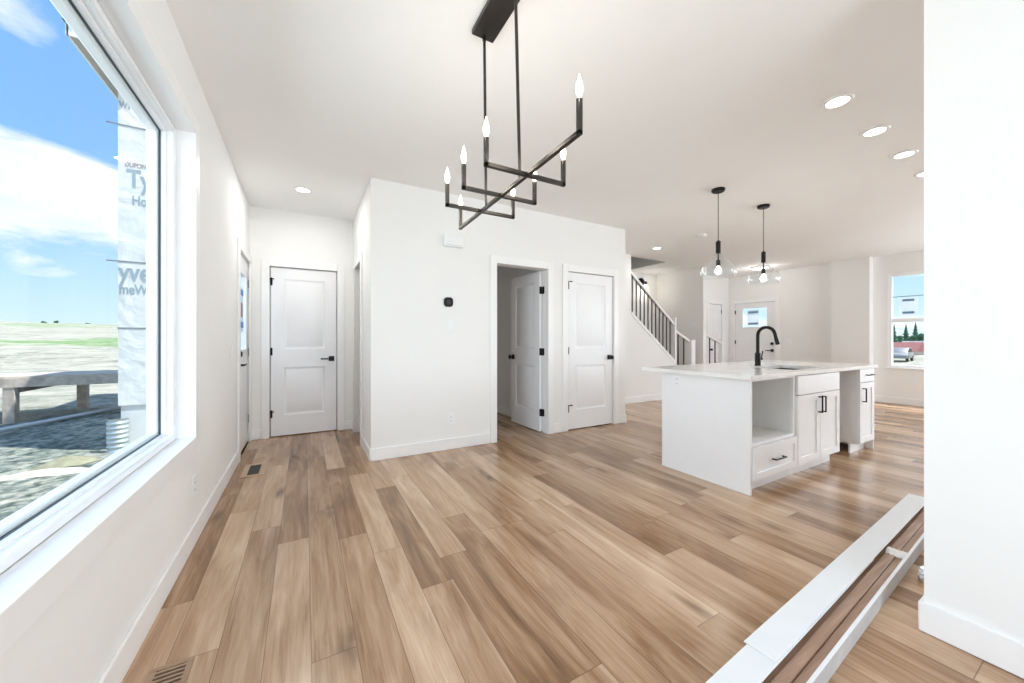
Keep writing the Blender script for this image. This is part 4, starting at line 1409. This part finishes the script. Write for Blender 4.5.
house(900, 60, 3.4, 5, 0.7, pbr('pale_siding', (0.62, 0.55, 0.52), 0.8), pbr('red_brown_roof', (0.34, 0.13, 0.12), 0.9, var=0.2), 'house with a red brown roof across the street')
house(914, 66, 3.6, 5, 0.7, pbr('grey_siding', (0.66, 0.67, 0.68), 0.8), pbr('grey_roof', (0.40, 0.36, 0.36), 0.9, var=0.2), 'house with a grey roof across the street')

# parked car
cx0, cy0 = fpos(899.5, 42)
cz0 = ht(cx0, cy0)
car = thing('parked_car', 'silver car parked on the pale street beyond the far window', 'car', (cx0, cy0, cz0))
ang = math.atan2(-0.85, 0.53) + math.pi / 2
MC = T((cx0, cy0, cz0)) @ Matrix.Rotation(R(186), 4, 'Z')
PAINT = pbr('silver_car_paint', (0.30, 0.30, 0.30), 0.4, metal=0.1)
prof = [(-2.2, 0.35), (-2.2, 0.75), (-2.05, 0.92), (-1.2, 0.98), (1.0, 0.98), (2.0, 0.82), (2.2, 0.65), (2.2, 0.35)]
bm = prism(bmesh.new(), prof, 'Y', -0.88, 0.88)
bmesh.ops.bevel(bm, geom=bm.edges[:], offset=0.05, segments=2, affect='EDGES', profile=0.5)
part('body', xf(bm, MC), PAINT, car)
bm = prism(bmesh.new(), [(-1.9, 0.96), (-1.35, 1.5), (0.2, 1.52), (1.05, 0.97)], 'Y', -0.76, 0.76)
bmesh.ops.bevel(bm, geom=bm.edges[:], offset=0.04, segments=2, affect='EDGES', profile=0.5)
part('cabin', xf(bm, MC), PAINT, car)
bm = prism(bmesh.new(), [(-1.65, 1.02), (-1.25, 1.42), (0.12, 1.44), (0.8, 1.02)], 'Y', -0.775, 0.775)
part('side_windows', xf(bm, MC), DARK, car, 'dark car windows')
for x in (-1.4, 1.4):
    for y in (-0.8, 0.8):
        bm = cyl(bmesh.new(), (x, y - 0.1, 0.32), (x, y + 0.1, 0.32), 0.32, seg=20)
        w_ = part('wheel', xf(bm, MC), pbr('tyre_rubber', (0.03, 0.03, 0.03), 0.8), car)
        part('hubcap', xf(cyl(bmesh.new(), (x, y - 0.11, 0.32), (x, y + 0.11, 0.32), 0.19, seg=16), MC), STEEL, w_)
for k, (px, fw, h, w) in enumerate(((44, 330, 2.6, 2.4), (56, 345, 3.4, 2.0), (88, 340, 2.2, 2.4))):
    x, y = fpos(px, fw)
    tree(x, y, ht(x, y) - 0.3, h, w, 60 + k, ['tiny dark tree clump on the left of the horizon hill', 'taller tiny tree clump beside the first on the horizon hill', 'tiny tree clump on the horizon hill near the wrapped house'][k], 'trees on the horizon', False)
